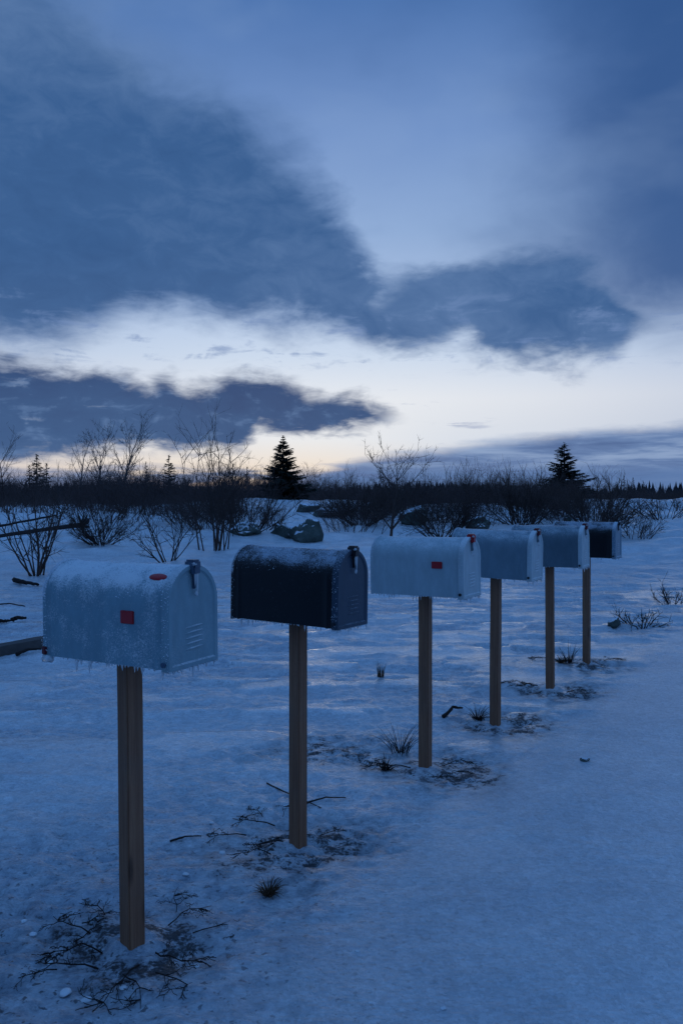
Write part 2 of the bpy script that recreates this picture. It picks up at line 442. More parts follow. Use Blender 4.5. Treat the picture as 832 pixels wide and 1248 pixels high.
def mat_paint(name, base, frost, rough=0.42, top_frost=1.0, side_frost=0.35, spec=0.5):
    m, t, p = material(name)
    g = geo(t)
    tc = t.node('ShaderNodeTexCoord').outputs['Object']
    nz = t.node('ShaderNodeSeparateXYZ'); t.l.new(g.outputs['Normal'], nz.inputs[0])
    n1 = t.noise(tc, 9, 5, 0.6); n2 = t.noise(tc, 45, 5, 0.65); n3 = t.noise(tc, 260, 4, 0.7); n4 = t.noise(tc, 700, 2, 0.6)
    drip = t.noise(t.vscale(tc, (1, 1, 0.4)), 22, 5, 0.65)
    up = t.smooth(nz.outputs[2], 0.05, 0.75)
    cap = t.smooth(t.noise(tc, 13, 4, 0.6), 0.34, 0.62)
    k = t.m('ADD', t.m('MULTIPLY', t.m('MULTIPLY', up, t.m('ADD', 0.55, t.m('MULTIPLY', cap, 0.55))), 0.85 * top_frost), t.m('MULTIPLY', side_frost, t.smooth(n1, 0.36, 0.66)))
    k = t.m('ADD', k, t.m('MULTIPLY', t.m('SUBTRACT', n2, 0.5), 0.5))
    gr = t.m('ADD', t.m('MULTIPLY', n3, 0.75), t.m('MULTIPLY', n4, 0.25))
    fm = t.smooth(t.m('ADD', k, t.m('MULTIPLY', t.m('SUBTRACT', gr, 0.5), 3.2)), 0.28, 0.95)
    b2 = t.mix(t.smooth(drip, 0.35, 0.7), tuple(c * 0.90 for c in base), tuple(c * 1.06 for c in base))
    col = t.mix(t.m('MULTIPLY', fm, 0.85), b2, frost)
    t.put(p.inputs['Base Color'], col)
    t.put(p.inputs['Roughness'], t.m('ADD', rough, t.m('MULTIPLY', fm, 0.35)))
    p.inputs['Specular IOR Level'].default_value = spec
    h = t.m('ADD', t.m('MULTIPLY', fm, 0.5), t.m('MULTIPLY', n3, 0.5))
    t.put(p.inputs['Normal'], t.bump(h, 0.35, 0.003))
    return m

def mat_plain(name, c, rough=0.5, var=0.25, scale=40, bump=0.2, spec=0.5):
    m, t, p = material(name)
    tc = t.node('ShaderNodeTexCoord').outputs['Object']
    n = t.noise(tc, scale, 5, 0.6)
    t.put(p.inputs['Base Color'], t.mix(n, tuple(x * (1 - var) for x in c), tuple(x * (1 + var) for x in c)))
    p.inputs['Roughness'].default_value = rough
    p.inputs['Specular IOR Level'].default_value = spec
    if bump: t.put(p.inputs['Normal'], t.bump(n, bump, 0.004))
    return m

def mat_wood():
    m, t, p = material('post_wood')
    tc = t.node('ShaderNodeTexCoord').outputs['Object']
    oi = t.node('ShaderNodeObjectInfo').outputs['Random']
    off = t.node('ShaderNodeVectorMath', operation='ADD'); t.l.new(tc, off.inputs[0])
    cx = t.node('ShaderNodeCombineXYZ'); t.put(cx.inputs[2], t.m('MULTIPLY', oi, 37.0)); t.put(cx.inputs[0], t.m('MULTIPLY', oi, 5.0)); t.l.new(cx.outputs[0], off.inputs[1])
    v = off.outputs[0]
    gr = t.noise(t.vscale(v, (1, 1, 0.035)), 70, 6, 0.65, 0.6)
    wide = t.noise(t.vscale(v, (1, 1, 0.06)), 18, 4, 0.6, 0.8)
    blot = t.noise(v, 5, 4, 0.6)
    fine = t.noise(t.vscale(v, (1, 1, 0.02)), 240, 3, 0.6)
    c = t.ramp(gr, [(0.25, (0.165, 0.068, 0.036)), (0.48, (0.255, 0.115, 0.062)), (0.75, (0.36, 0.18, 0.100))])
    c = t.mix(t.m('MULTIPLY', t.smooth(wide, 0.45, 0.68), 0.22), c, (0.08, 0.042, 0.028))
    c = t.mix(t.m('MULTIPLY', t.smooth(blot, 0.45, 0.75), 0.5), c, (0.21, 0.12, 0.08))
    kn = t.voro(t.vscale(v, (1, 1, 0.22)), 13)
    c = t.mix(t.m('MULTIPLY', t.m('SUBTRACT', 1.0, t.smooth(kn, 0.05, 0.20)), 0.75), c, (0.05, 0.022, 0.014))
    t.put(p.inputs['Base Color'], c); p.inputs['Roughness'].default_value = 0.75
    h = t.m('ADD', gr, t.m('MULTIPLY', fine, 0.5))
    t.put(p.inputs['Normal'], t.bump(h, 0.6, 0.004))
    return m

def mat_ice(name='clear_ice', trans=0.5):
    m, t, p = material(name)
    tc = t.node('ShaderNodeTexCoord').outputs['Object']
    n = t.noise(tc, 90, 3, 0.5)
    p.inputs['Base Color'].default_value = (0.86, 0.93, 0.99, 1)
    p.inputs['Roughness'].default_value = 0.08
    p.inputs['IOR'].default_value = 1.31
    p.inputs['Transmission Weight'].default_value = trans
    t.put(p.inputs['Normal'], t.bump(n, 0.25, 0.004))
    return m

def mat_frost():
    m, t, p = material('hoar_frost')
    tc = t.node('ShaderNodeTexCoord').outputs['Object']
    n = t.noise(tc, 200, 3, 0.5)
    t.put(p.inputs['Base Color'], t.mix(n, (0.62, 0.70, 0.78), (0.86, 0.90, 0.94)))
    p.inputs['Roughness'].default_value = 0.4
    return m

def mat_bark(name, a, b, scale=30):
    m, t, p = material(name)
    tc = t.node('ShaderNodeTexCoord').outputs['Object']
    oi = t.node('ShaderNodeObjectInfo').outputs['Random']
    n = t.noise(tc, scale, 4, 0.6)
    c = t.mix(n, a, b)
    c = t.mix(t.m('MULTIPLY', oi, 0.5), c, tuple(0.55 * x for x in a))
    t.put(p.inputs['Base Color'], c); p.inputs['Roughness'].default_value = 0.85
    p.inputs['Specular IOR Level'].default_value = 0.25
    return m

def mat_rock():
    m, t, p = material('snowy_rock')
    g = geo(t); pos = g.outputs['Position']
    nz = t.node('ShaderNodeSeparateXYZ'); t.l.new(g.outputs['Normal'], nz.inputs[0])
    n = t.noise(pos, 2.2, 6, 0.62); n2 = t.noise(pos, 11, 5, 0.65); n3 = t.noise(pos, 40, 4, 0.6)
    c = t.ramp(n, [(0.3, (0.030, 0.036, 0.032)), (0.55, (0.085, 0.110, 0.095)), (0.75, (0.16, 0.18, 0.17))])
    c = t.mix(t.m('MULTIPLY', t.smooth(n3, 0.55, 0.75), 0.6), c, (0.02, 0.024, 0.024))
    sn = t.smooth(t.m('ADD', nz.outputs[2], t.m('MULTIPLY', t.m('SUBTRACT', n2, 0.5), 1.1)), 0.60, 0.78)
    c = t.mix(sn, c, (0.78, 0.83, 0.90))
    t.put(p.inputs['Base Color'], c); p.inputs['Roughness'].default_value = 0.8
    t.put(p.inputs['Normal'], t.bump(t.m('ADD', n2, t.m('MULTIPLY', n3, 0.4)), 0.7, 0.08))
    return m

M = {}
M['ground'] = mat_ground()
M['blue'] = mat_paint('pale_blue_paint', (0.18, 0.31, 0.37), (0.76, 0.81, 0.85), 0.34, 1.0, 0.46)
M['blue2'] = mat_paint('grey_blue_paint', (0.35, 0.45, 0.49), (0.76, 0.81, 0.85), 0.30, 0.62, 0.12)
M['blue3'] = mat_paint('slate_blue_paint', (0.15, 0.23, 0.28), (0.70, 0.77, 0.82), 0.28, 0.62, 0.06)
M['blue_door'] = mat_paint('light_door_paint', (0.42, 0.50, 0.53), (0.70, 0.75, 0.78), 0.42, 0.9, 0.22)
M['blue1_door'] = mat_paint('frosted_door_paint', (0.21, 0.33, 0.38), (0.62, 0.67, 0.71), 0.34, 0.9, 0.28)
M['blue4'] = mat_paint('deep_slate_paint', (0.095, 0.15, 0.185), (0.58, 0.66, 0.72), 0.28, 0.62, 0.05)
M['black'] = mat_paint('black_paint', (0.004, 0.005, 0.008), (0.46, 0.54, 0.64), 0.34, 0.92, -0.10, 0.35)
M['navy'] = mat_paint('navy_door_paint', (0.035, 0.055, 0.085), (0.45, 0.54, 0.63), 0.34, 0.5, 0.03, 0.4)
M['slate'] = mat_paint('slate_door_paint', (0.16, 0.24, 0.31), (0.60, 0.70, 0.79), 0.36, 0.9, 0.1)
M['red'] = mat_plain('red_reflector', (0.38, 0.010, 0.018), 0.30, 0.18, 180, 0.1)
M['dkred'] = mat_plain('dark_red_plastic', (0.12, 0.012, 0.02), 0.4, 0.3, 90, 0.2)
M['steel'] = mat_plain('dark_blue_metal', (0.05, 0.085, 0.14), 0.38, 0.3, 70, 0.15)
M['iron'] = mat_plain('black_metal', (0.012, 0.014, 0.02), 0.45, 0.4, 80, 0.2)
M['wood'] = mat_wood()
M['ice'] = mat_ice()
M['frost'] = mat_frost()
M['lump'] = mat_ice('milky_ice', 0.25)
M['bark'] = mat_bark('shrub_bark', (0.055, 0.036, 0.032), (0.12, 0.078, 0.064))
M['brush'] = mat_bark('brush_bark', (0.070, 0.046, 0.043), (0.15, 0.096, 0.084))
M['birch'] = mat_bark('grey_bark', (0.06, 0.055, 0.058), (0.15, 0.13, 0.13))
M['needle'] = mat_bark('spruce_needles', (0.010, 0.018, 0.014), (0.030, 0.045, 0.032), 9)
M['trunk'] = mat_bark('spruce_bark', (0.025, 0.018, 0.015), (0.06, 0.045, 0.04))
M['twig'] = mat_bark('dead_twig', (0.014, 0.010, 0.010), (0.04, 0.028, 0.026), 60)
M['grass'] = mat_bark('dry_grass', (0.045, 0.024, 0.014), (0.13, 0.075, 0.040), 60)
M['log'] = mat_bark('weathered_log', (0.06, 0.055, 0.055), (0.20, 0.18, 0.17), 14)
M['darklog'] = mat_bark('dark_log', (0.020, 0.018, 0.02), (0.055, 0.048, 0.05), 14)
M['rock'] = mat_rock()
M['far'] = mat_bark('far_conifers', (0.018, 0.022, 0.028), (0.03, 0.036, 0.045), 1)

# ------------------------------------------------------------------ ground
def axis(segs):
    out = [segs[0][0]]
    for a, b, s0, s1 in segs:
        x = a
        while x < b - 1e-6:
            k = (x - a) / (b - a)
            st = s0 * (s1 / s0) ** k
            x = min(b, x + st)
            out.append(x)
    return np.array(out)

xr = axis([(0, 2.6, 0.02, 0.03), (2.6, 7, 0.03, 0.10), (7, 40, 0.10, 0.9), (40, 2500, 0.9, 400)])
xl = axis([(0, 1.7, 0.02, 0.022), (1.7, 5, 0.022, 0.08), (5, 40, 0.08, 0.9), (40, 2500, 0.9, 400)])
X = np.concatenate([-xl[:0:-1], xr])
yf = axis([(0.8, 4.2, 0.018, 0.02), (4.2, 9, 0.02, 0.045), (9, 25, 0.045, 0.20), (25, 70, 0.20, 0.8), (70, 3000, 0.8, 400)])
yb = axis([(0, 6, 0.06, 0.5), (6, 600, 0.5, 120)])
Y = np.concatenate([0.8 - yb[:0:-1], yf])
GX, GY = np.meshgrid(X, Y)
GZ = height(GX, GY)
nx, ny = len(X), len(Y)
verts = np.stack([GX.ravel(), GY.ravel(), GZ.ravel()], 1)
idx = np.arange(nx * ny).reshape(ny, nx)
quads = np.stack([idx[:-1, :-1].ravel(), idx[:-1, 1:].ravel(), idx[1:, 1:].ravel(), idx[1:, :-1].ravel()], 1)
gm = bpy.data.meshes.new('snow_ground')
gm.vertices.add(len(verts)); gm.vertices.foreach_set('co', verts.ravel())
gm.loops.add(len(quads) * 4); gm.loops.foreach_set('vertex_index', quads.ravel().astype(np.int32))
gm.polygons.add(len(quads)); gm.polygons.foreach_set('loop_start', np.arange(0, len(quads) * 4, 4, dtype=np.int32))
gm.polygons.foreach_set('use_smooth', np.ones(len(quads), bool))
gm.update(calc_edges=True)
rd = road_mask(GX, GY)
deb = np.zeros_like(GX)
for i, (px, py) in enumerate(POSTS):
    w = 0.10 * fbm(GX / 0.22, GY / 0.22, 61 + i, 3) + 0.16 * vn(GX / 0.5, GY / 0.5, 71 + i)
    r = np.sqrt((GX - px - 0.02) ** 2 + ((GY - py + 0.02) * 1.1) ** 2) + w
    deb = np.maximum(deb, sst(0.03, 0.11, np.hypot(GX - px, GY - py) + 0.5 * w * 0.4) * (1 - sst(0.10, 0.50 if i == 0 else 0.62, r)) * (1.0 if i == 0 else 0.95))
for (cx, cy, rr, a) in [(-0.10, 4.75, 0.70, 0.9), (-1.15, 2.35, 0.55, 0.55), (-1.25, 2.75, 0.5, 0.35), (-0.45, 3.2, 0.5, 0.3), (0.2, 4.9, 0.4, 0.55), (0.75, 6.3, 0.6, 0.5), (1.3, 7.0, 0.6, 0.45)]:
    r = np.sqrt((GX - cx) ** 2 + ((GY - cy) * 1.3) ** 2) + 0.12 * vn(GX / 0.25, GY / 0.25, 81)
    deb = np.maximum(deb, a * (1 - sst(0.1, rr, r)))
icef = (1 - 0.80 * rd) * (1 - sst(13, 24, GY)) * (0.25 + 0.75 * sst(-0.25, 0.2, fbm(GX / 1.6, GY / 1.2, 91, 3)))
glz = glaze_mask(GX, GY)
icef = np.maximum(icef, 0.9 * np.exp(-((GX + 1.3) / 1.0) ** 2 - ((GY - 2.3) / 0.75) ** 2))  # extra ice at lower left, also deepening the painted vignette
dark = np.clip(np.exp(-((GX + 1.35) / 1.1) ** 2 - ((GY - 2.1) / 0.65) ** 2) + 0.6 * np.exp(-((GX + 0.9) / 1.2) ** 2 - ((GY - 2.9) / 0.9) ** 2), 0, 1)  # lower-left vignette, painted as darker snow
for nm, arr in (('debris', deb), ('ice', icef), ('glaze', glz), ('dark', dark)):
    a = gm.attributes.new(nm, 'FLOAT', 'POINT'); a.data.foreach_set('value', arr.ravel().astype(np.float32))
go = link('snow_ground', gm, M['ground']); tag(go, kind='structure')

# ------------------------------------------------------------------ mailboxes
BL, BW, BH = 0.546, 0.220, 0.305
def profile(o, nside=9, narc=20):
    """closed outline of the box, offset outward by o: list of (y, z)"""
    r = BW / 2 + o; zc = BH - BW / 2
    pts = []
    nb = 6
    for k in range(nb): pts.append((r - 2 * r * k / nb, -o))             # bottom: +y -> -y
    for k in range(nside): pts.append((-r, -o + (zc + o) * k / nside))
    for k in range(narc): a = math.pi - math.pi * k / narc; pts.append((r * math.cos(a), zc + r * math.sin(a)))
    for k in range(nside): pts.append((r, zc - (zc + o) * k / nside))
    return pts

def loft(rings, dent=0.0, seed=0, cap0=True, cap1=True):
    bm = bmesh.new(); prev = None; first = None
    for x, o in rings:
        ring = []
        for y, z in profile(o):
            n = mnoise.noise(Vector((x * 7 + seed * 9.1, y * 9, z * 9))) * dent
            ring.append(bm.verts.new((x, y * (1 + n / BW * 2), z)))
        if prev:
            for i in range(len(ring)):
                j = (i + 1) % len(ring)
                bm.faces.new((prev[i], prev[j], ring[j], ring[i]))
        else: first = ring
        prev = ring
    if cap0: bm.faces.new(list(reversed(first)))
    if cap1: bm.faces.new(prev)
    return bm

def rbox(bm, c, s, bev=0.002, rot=None):
    r = bmesh.ops.create_cube(bm, size=1.0)
    vs = r['verts']
    for v in vs: v.co = Vector((v.co.x * s[0], v.co.y * s[1], v.co.z * s[2]))
    es = list({e for v in vs for e in v.link_edges})
    if bev:
        rb = bmesh.ops.bevel(bm, geom=es, offset=bev, segments=2, affect='EDGES')
        vs = list({v for f in rb['faces'] for v in f.verts} | {v for v in vs if v.is_valid})
    for v in vs:
        co = v.co.copy()
        if rot: co = rot @ co
        v.co = co + Vector(c)
    return vs

def body_mesh(seed):
    h = BL / 2
    R_ = [(-h, -0.012), (-h - 0.001, -0.002), (-h, 0.0035), (-h + 0.011, 0.004), (-h + 0.014, 0.0005),
          (-h + 0.032, 0), (-h + 0.036, 0.0025), (-h + 0.043, 0.0025), (-h + 0.047, 0)]
    x = -h + 0.06
    while x < h - 0.07: R_.append((x, 0)); x += 0.02
    R_ += [(h - 0.062, 0), (h - 0.058, 0.002), (h - 0.052, 0.002), (h - 0.048, 0), (h - 0.012, 0)]
    return bm_mesh(loft(R_, 0.0016, seed), 'mailbox_body', True, 40)

def door_mesh(seed):
    h = BL / 2
    bm = loft([(h - 0.030, 0.0022), (h - 0.030, 0.0055), (h - 0.004, 0.006), (h, 0.003), (h, -0.009), (h - 0.005, -0.014), (h - 0.0045, -0.05)],
              0.0008, seed + 40, cap0=False)
    for k in range(5):     # pressed louvres
        z = 0.052 + k * 0.0165
        r = bmesh.ops.create_uvsphere(bm, u_segments=16, v_segments=8, radius=1.0)
        for v in r['verts']:
            y = v.co.y * 0.043
            v.co = Vector((h - 0.005 + v.co.x * 0.0042, y + 0.004, z + v.co.z * 0.0042 + (y / 0.043) * 0.002))
    return bm_mesh(bm, 'mailbox_door', True, 40)

def icicle(mb, p, L, r, n=6, lean=(0, 0)):
    pts = []; rad = []
    for k in range(5):
        f = k / 4
        pts.append((p[0] + lean[0] * f, p[1] + lean[1] * f, p[2] - L * f))
        rad.append(r * (1.0 if k == 0 else (1 - f) ** 0.8 * random.uniform(0.85, 1.1) + 0.06))
    mb.tube(pts, rad, n)

def blob(mb, c, r, sq=(1, 1, 1), seed=0, sub=2):
    bm = bmesh.new(); bmesh.ops.create_icosphere(bm, subdivisions=sub, radius=1.0)
    bm.verts.ensure_lookup_table()
    vs = []
    for v in bm.verts:
        n = 1 + 0.28 * mnoise.noise(v.co * 1.4 + Vector((seed * 3.7, seed, 0)))
        vs.append((c[0] + v.co.x * r * sq[0] * n, c[1] + v.co.y * r * sq[1] * n, c[2] + v.co.z * r * sq[2] * n))
    fs = [tuple(v.index for v in f.verts) for f in bm.faces]
    bm.free(); mb.add(vs, fs)

def frost_mesh(count, seed, amount=1.0):
    rnd = random.Random(seed); mb = MB(); h = BL / 2; zc = BH - BW / 2
    for i in range(count):
        q = rnd.random()
        if q < 0.66:       # on the vault
            a = R(rnd.gauss(90, 36)); 
            if a < R(5) or a > R(175): continue
            x = rnd.uniform(-h, h - 0.03); r = BW / 2
        elif q < 0.70:     # round the door rim
            a = R(rnd.uniform(-5, 185)); x = h - rnd.uniform(0.0, 0.03); r = BW / 2 + 0.006
        else:              # round the rear rim
            a = R(rnd.uniform(0, 180)); x = -h + rnd.uniform(0, 0.012); r = BW / 2 + 0.004
        if q < 0.66 and mnoise.noise(Vector((x * 14, a * 2.2, seed * 3.0))) < rnd.uniform(-0.45, 0.25): continue
        nrm = Vector((0, math.cos(a), math.sin(a)))
        c = Vector((x, r * math.cos(a), zc + r * math.sin(a)))
        d = (nrm + Vector((rnd.gauss(0, .5), rnd.gauss(0, .5), rnd.gauss(0, .5)))).normalized()
        L = rnd.uniform(0.0015, 0.0046) * amount
        if rnd.random() < 0.05: L *= 1.7
        w = L * rnd.uniform(0.25, 0.55)
        s = d.orthogonal().normalized(); u = d.cross(s)
        b0 = c - nrm * 0.001
        vs = [b0 + s * w, b0 - s * w * 0.5 + u * w * 0.87, b0 - s * w * 0.5 - u * w * 0.87, c + d * L]
        mb.add(vs, [(0, 1, 3), (1, 2, 3), (2, 0, 3), (2, 1, 0)])
    # vertical rim edges of the door and rear
    for sgn in (-1, 1):
        for xx, rr in ((h - 0.015, 0.0065), (-h + 0.006, 0.0045)):
            for k in range(int(count * 0.016)):
                z = rnd.uniform(0, zc)
                c = Vector((xx + rnd.uniform(-.014, .014), sgn * (BW / 2 + rr), z)); d = Vector((rnd.gauss(0, .5), sgn, rnd.gauss(0, .5))).normalized()
                L = rnd.uniform(0.0015, 0.005) * amount; w = L * 0.4
                s = d.orthogonal().normalized(); u = d.cross(s)
                mb.add([c + s * w, c - s * w + u * w, c - u * w, c + d * L], [(0, 1, 3), (1, 2, 3), (2, 0, 3), (2, 1, 0)])
    return mb.mesh('frost_crystals', False)

def fringe_mesh(seed, dens=1.0, lmul=1.0):
    random.seed(seed); mb = MB(); h = BL / 2
    def edge(p, q, step):
        p = Vector(p); q = Vector(q); L = (q - p).length; s = 0.003
        while s < L:
            c = p.lerp(q, s / L)
            ln = min(0.042, 0.004 + random.expovariate(1 / 0.010)) * lmul
            if random.random() < 0.58:
                icicle(mb, (c.x, c.y, c.z + 0.001), ln, random.uniform(0.0018, 0.0036) + ln * 0.06, 6, (random.gauss(0, .001), random.gauss(0, .001)))
            if random.random() < 0.35:
                blob(mb, (c.x + random.gauss(0, .001), c.y + random.gauss(0, .001), c.z - 0.001), random.uniform(0.002, 0.0042), (1.3, 1.1, 0.9), s * 99, 1)
            s += random.uniform(0.45, 1.6) * step / dens
    w = BW / 2
    edge((-h, -w, 0), (h - 0.03, -w, 0), 0.011)
    edge((h - 0.03, -w - 0.005, -0.004), (h, -w - 0.005, -0.004), 0.007)
    edge((h - 0.002, -w, -0.004), (h - 0.002, w, -0.004), 0.0075)
    edge((-h, w, 0), (h, w, 0), 0.014)
    edge((-h, -w, 0), (-h, w, 0), 0.012)
    return mb.mesh('icicle_fringe', True)

def make_mailbox(i, pos, yaw, zb, spec):
    x, y = pos; g = hz(x, y)
    root = empty('mailbox', (x, y, g), yaw)
    root.rotation_euler = (R(spec.get('tx', 0)), R(spec.get('ty', 0)), yaw)
    tag(root, spec['label'], 'mailbox', 'mailboxes on wooden posts in a row')
    zb = zb - g
    # post
    bm = bmesh.new(); s = spec.get('post', 0.058)
    bmesh.ops.create_cube(bm, size=1.0)
    for v in bm.verts: v.co = Vector((v.co.x * s, v.co.y * s, -0.2 + (v.co.z + 0.5) * (zb - 0.002 + 0.2)))
    vert_e = [e for e in bm.edges if abs(e.verts[0].co.z - e.verts[1].co.z) > 0.5]
    bmesh.ops.bevel(bm, geom=vert_e, offset=0.004, segments=2, affect='EDGES')
    bmesh.ops.subdivide_edges(bm, edges=[e for e in bm.edges if abs(e.verts[0].co.z - e.verts[1].co.z) > 0.5], cuts=24)
    for v in bm.verts:
        n = mnoise.noise_vector(Vector((v.co.x * 8 + i * 5, v.co.y * 8, v.co.z * 3)))
        v.co.x += n.x * 0.0016; v.co.y += n.y * 0.0016
    link('post', bm_mesh(bm, 'mailbox_post', True, 40), M['wood'], root, rot=(0, 0, R(spec.get('post_yaw', -6))))
    b = link('body', body_mesh(i), spec['body'], root, loc=(0, 0, zb), rot=(R(spec.get('rx', 0)), R(spec.get('ry', 0)), 0))
    loc = (0, 0, zb); rot = b.rotation_euler.copy()
    # everything else sits in the body's own frame
    d = link('door', door_mesh(i), spec['door'], root, loc=loc, rot=rot)
    h = BL / 2
    # latch: a cap that clips over the top of the door, with a strap down its face
    bm = bmesh.new()
    rbox(bm, (h - 0.004, 0, BH + 0.004), (0.042, 0.036, 0.030), 0.006)
    rbox(bm, (h + 0.006, 0, BH - 0.010), (0.018, 0.034, 0.036), 0.005)
    la = link('latch', bm_mesh(bm, 'latch', True, 40), spec['latch'], d)
    bm = bmesh.new()
    rbox(bm, (h + 0.000, 0, BH - 0.046), (0.006, 0.011, 0.050), 0.002)
    rbox(bm, (h + 0.004, 0, BH - 0.060), (0.005, 0.008, 0.016), 0.002)
    link('strap', bm_mesh(bm, 'latch_strap', True, 40), spec['strap'], la)
    random.seed(500 + i)
    mb = MB()
    icicle(mb, (h + 0.009, 0.003, BH - 0.018), 0.075, 0.006, 7, (0.001, 0.002))
    icicle(mb, (h + 0.010, -0.006, BH - 0.020), 0.045, 0.0045, 7)
    blob(mb, (h + 0.008, 0.002, BH - 0.085), 0.006, (1, 1, 1.5), i)
    blob(mb, (h + 0.010, -0.010, BH + 0.006), 0.008, (1, 1.2, 0.8), i + 3)
    link('latch_ice', mb.mesh('latch_ice'), M['ice'], la)
    # hinges at the lower corners
    bm = bmesh.new()
    for sy in (-1, 1):
        r = bmesh.ops.create_cone(bm, cap_ends=True, segments=14, radius1=0.008, radius2=0.008, depth=0.012)
        for v in r['verts']: v.co = Vector((h - 0.018 + v.co.x, sy * (BW / 2 + 0.009) + v.co.z, 0.018 + v.co.y))
    for sy in (-1, 1):
        piece = bmesh.new()
        r = bmesh.ops.create_cone(piece, cap_ends=True, segments=14, radius1=0.008, radius2=0.0065, depth=0.011)
        for v in r['verts']: v.co = Vector((h - 0.018 + v.co.x, sy * (BW / 2 + 0.0095) + v.co.z, 0.018 + v.co.y))
        link('hinge', bm_mesh(piece, 'hinge_pin', True, 40), M['iron'] if i != 0 else M['steel'], d)
    bm.free()
    if spec.get('reflector'):
        sx, zz, ww, hh = spec['reflector']
        bm = bmesh.new(); rbox(bm, (h - sx, -BW / 2 - 0.0025, zz), (ww, 0.006, hh), 0.0018)
        link('reflector', bm_mesh(bm, 'reflector'), M['red'], b)
    if i == 0:
        # oval red flag tip lying on the shoulder of the vault
        bm = bmesh.new(); r = bmesh.ops.create_uvsphere(bm, u_segments=24, v_segments=10, radius=1)
        a = R(180 - 46); n = Vector((0, math.cos(a), math.sin(a))); tg = Vector((0, math.sin(a), -math.cos(a)))
        c = Vector((h - 0.075, BW / 2 * math.cos(a), BH - BW / 2 + BW / 2 * math.sin(a)))
        for v in r['verts']:
            q = v.co.copy(); v.co = c + Vector((1, 0, 0)) * q.x * 0.036 + tg * q.y * 0.013 + n * q.z * 0.006
        link('flag', bm_mesh(bm, 'flag'), M['red'], b)
        bm = bmesh.new(); rbox(bm, (-h + 0.006, -BW / 2 - 0.003, 0.017), (0.017, 0.012, 0.026), 0.002)
        link('rear_clip', bm_mesh(bm, 'rear_clip'), M['dkred'], b)
        mb = MB(); blob(mb, (-h + 0.016, -BW / 2 - 0.002, -0.010), 0.018, (1.3, 0.8, 0.75), 4); blob(mb, (-h + 0.032, -BW / 2, -0.012), 0.011, (1, .8, .9), 8)
        blob(mb, (-h + 0.003, -BW / 2, -0.001), 0.010, (.8, .8, 1.1), 9)
        link('ice_drop', mb.mesh('ice_drop'), M['ice'], b)
    # frost and ice
    fr = link('frost_crystals', spec['frost'], M['frost'], b); tag(fr, kind='stuff')
    ic = link('icicle_fringe', fringe_mesh(700 + i, 1.0 if i < 3 else 0.8, spec.get('ice', 1.0)), M['ice'], b); tag(ic, kind='stuff')
    return root

fr1 = frost_mesh(5200, 1, 1.0); fr2 = frost_mesh(4200, 2, 0.9); fr3 = frost_mesh(2200, 3, 0.9)
SPECS = [
 dict(label='nearest mailbox, frosted pale blue, with a red reflector and a red oval on top', body=M['blue'], door=M['blue1_door'], latch=M['steel'], strap=M['steel'],
      reflector=(0.170, 0.150, 0.054, 0.040), frost=fr1, ty=-0.35, tx=0.5, post=0.060, post_yaw=-12),
 dict(label='glossy black mailbox with a navy door, second from the front, standing left of centre', body=M['black'], door=M['navy'], latch=M['iron'], strap=M['iron'], frost=fr2, ice=0.7, post_yaw=-4, ry=0.5, rx=-0.6),
 dict(label='light grey-blue mailbox with a red reflector and a red latch, third from the front', body=M['blue2'], door=M['blue_door'], latch=M['red'], strap=M['blue3'],
      reflector=(0.150, 0.165, 0.060, 0.036), frost=fr3, ice=0.9, post_yaw=3, ry=-0.5, rx=0.5),
 dict(label='plain slate-blue mailbox directly behind the one with the red latch, fourth from the front', body=M['blue3'], door=M['blue_door'], latch=M['dkred'], strap=M['blue3'], frost=fr3, ice=0.7, post_yaw=-3, ry=0.6, ty=0.3),
 dict(label='slate-blue mailbox that half hides the small black mailbox, fifth from the front', body=M['blue4'], door=M['blue_door'], latch=M['dkred'], strap=M['blue3'], frost=fr3, ice=0.9, post_yaw=2, rx=0.7, ty=-0.3),
 dict(label='farthest mailbox at the end of the row, black side with a slate-blue door', body=M['black'], door=M['slate'], latch=M['iron'], strap=M['iron'], frost=fr2, ice=0.5, post_yaw=-2),
]
YAWS = [-30, -32.5, -32, -31, -30, -31]
for i in range(6):
    make_mailbox(i, POSTS[i], R(YAWS[i]), [0.94, 0.942, 0.945, 0.95, 0.948, 0.95][i], SPECS[i])

# ------------------------------------------------------------------ plants
def rdir(rnd, up=0.0):
    v = Vector((rnd.gauss(0, 1), rnd.gauss(0, 1), rnd.gauss(0, 1))); v.normalize(); v.z += up
    return v.normalized()

def grow(mb, rnd, p, d, L, r, level, maxl, kids, droop, wig, n, rmin=0.0016):
    k = 4 if level == 0 else 3
    pts = [p.copy()]; rad = [r]
    dd = d.copy(); q = p.copy()
    for s in range(k):
        dd = (dd + Vector((rnd.gauss(0, wig), rnd.gauss(0, wig), rnd.gauss(0, wig * 0.6) + droop))).normalized()
        q = q + dd * (L / k); pts.append(q.copy()); rad.append(r * (1 - 0.75 * (s + 1) / k))
    mb.tube(pts, rad, n, cap=False)
    if level >= maxl: return
    for c in range(kids[level]):
        f = rnd.uniform(0.22, 1.0) * k; a = min(int(f), k - 1)
        b = pts[a].lerp(pts[a + 1], f - a)
        base = (pts[a + 1] - pts[a]).normalized()
        nd = (base * 0.75 + rdir(rnd, 0.30) * 0.75).normalized()
        grow(mb, rnd, b, nd, L * rnd.uniform(0.30, 0.55) * (1 - 0.25 * f / k), max(r * 0.5, rmin), level + 1, maxl, kids, droop, wig * 1.15, 3, rmin)

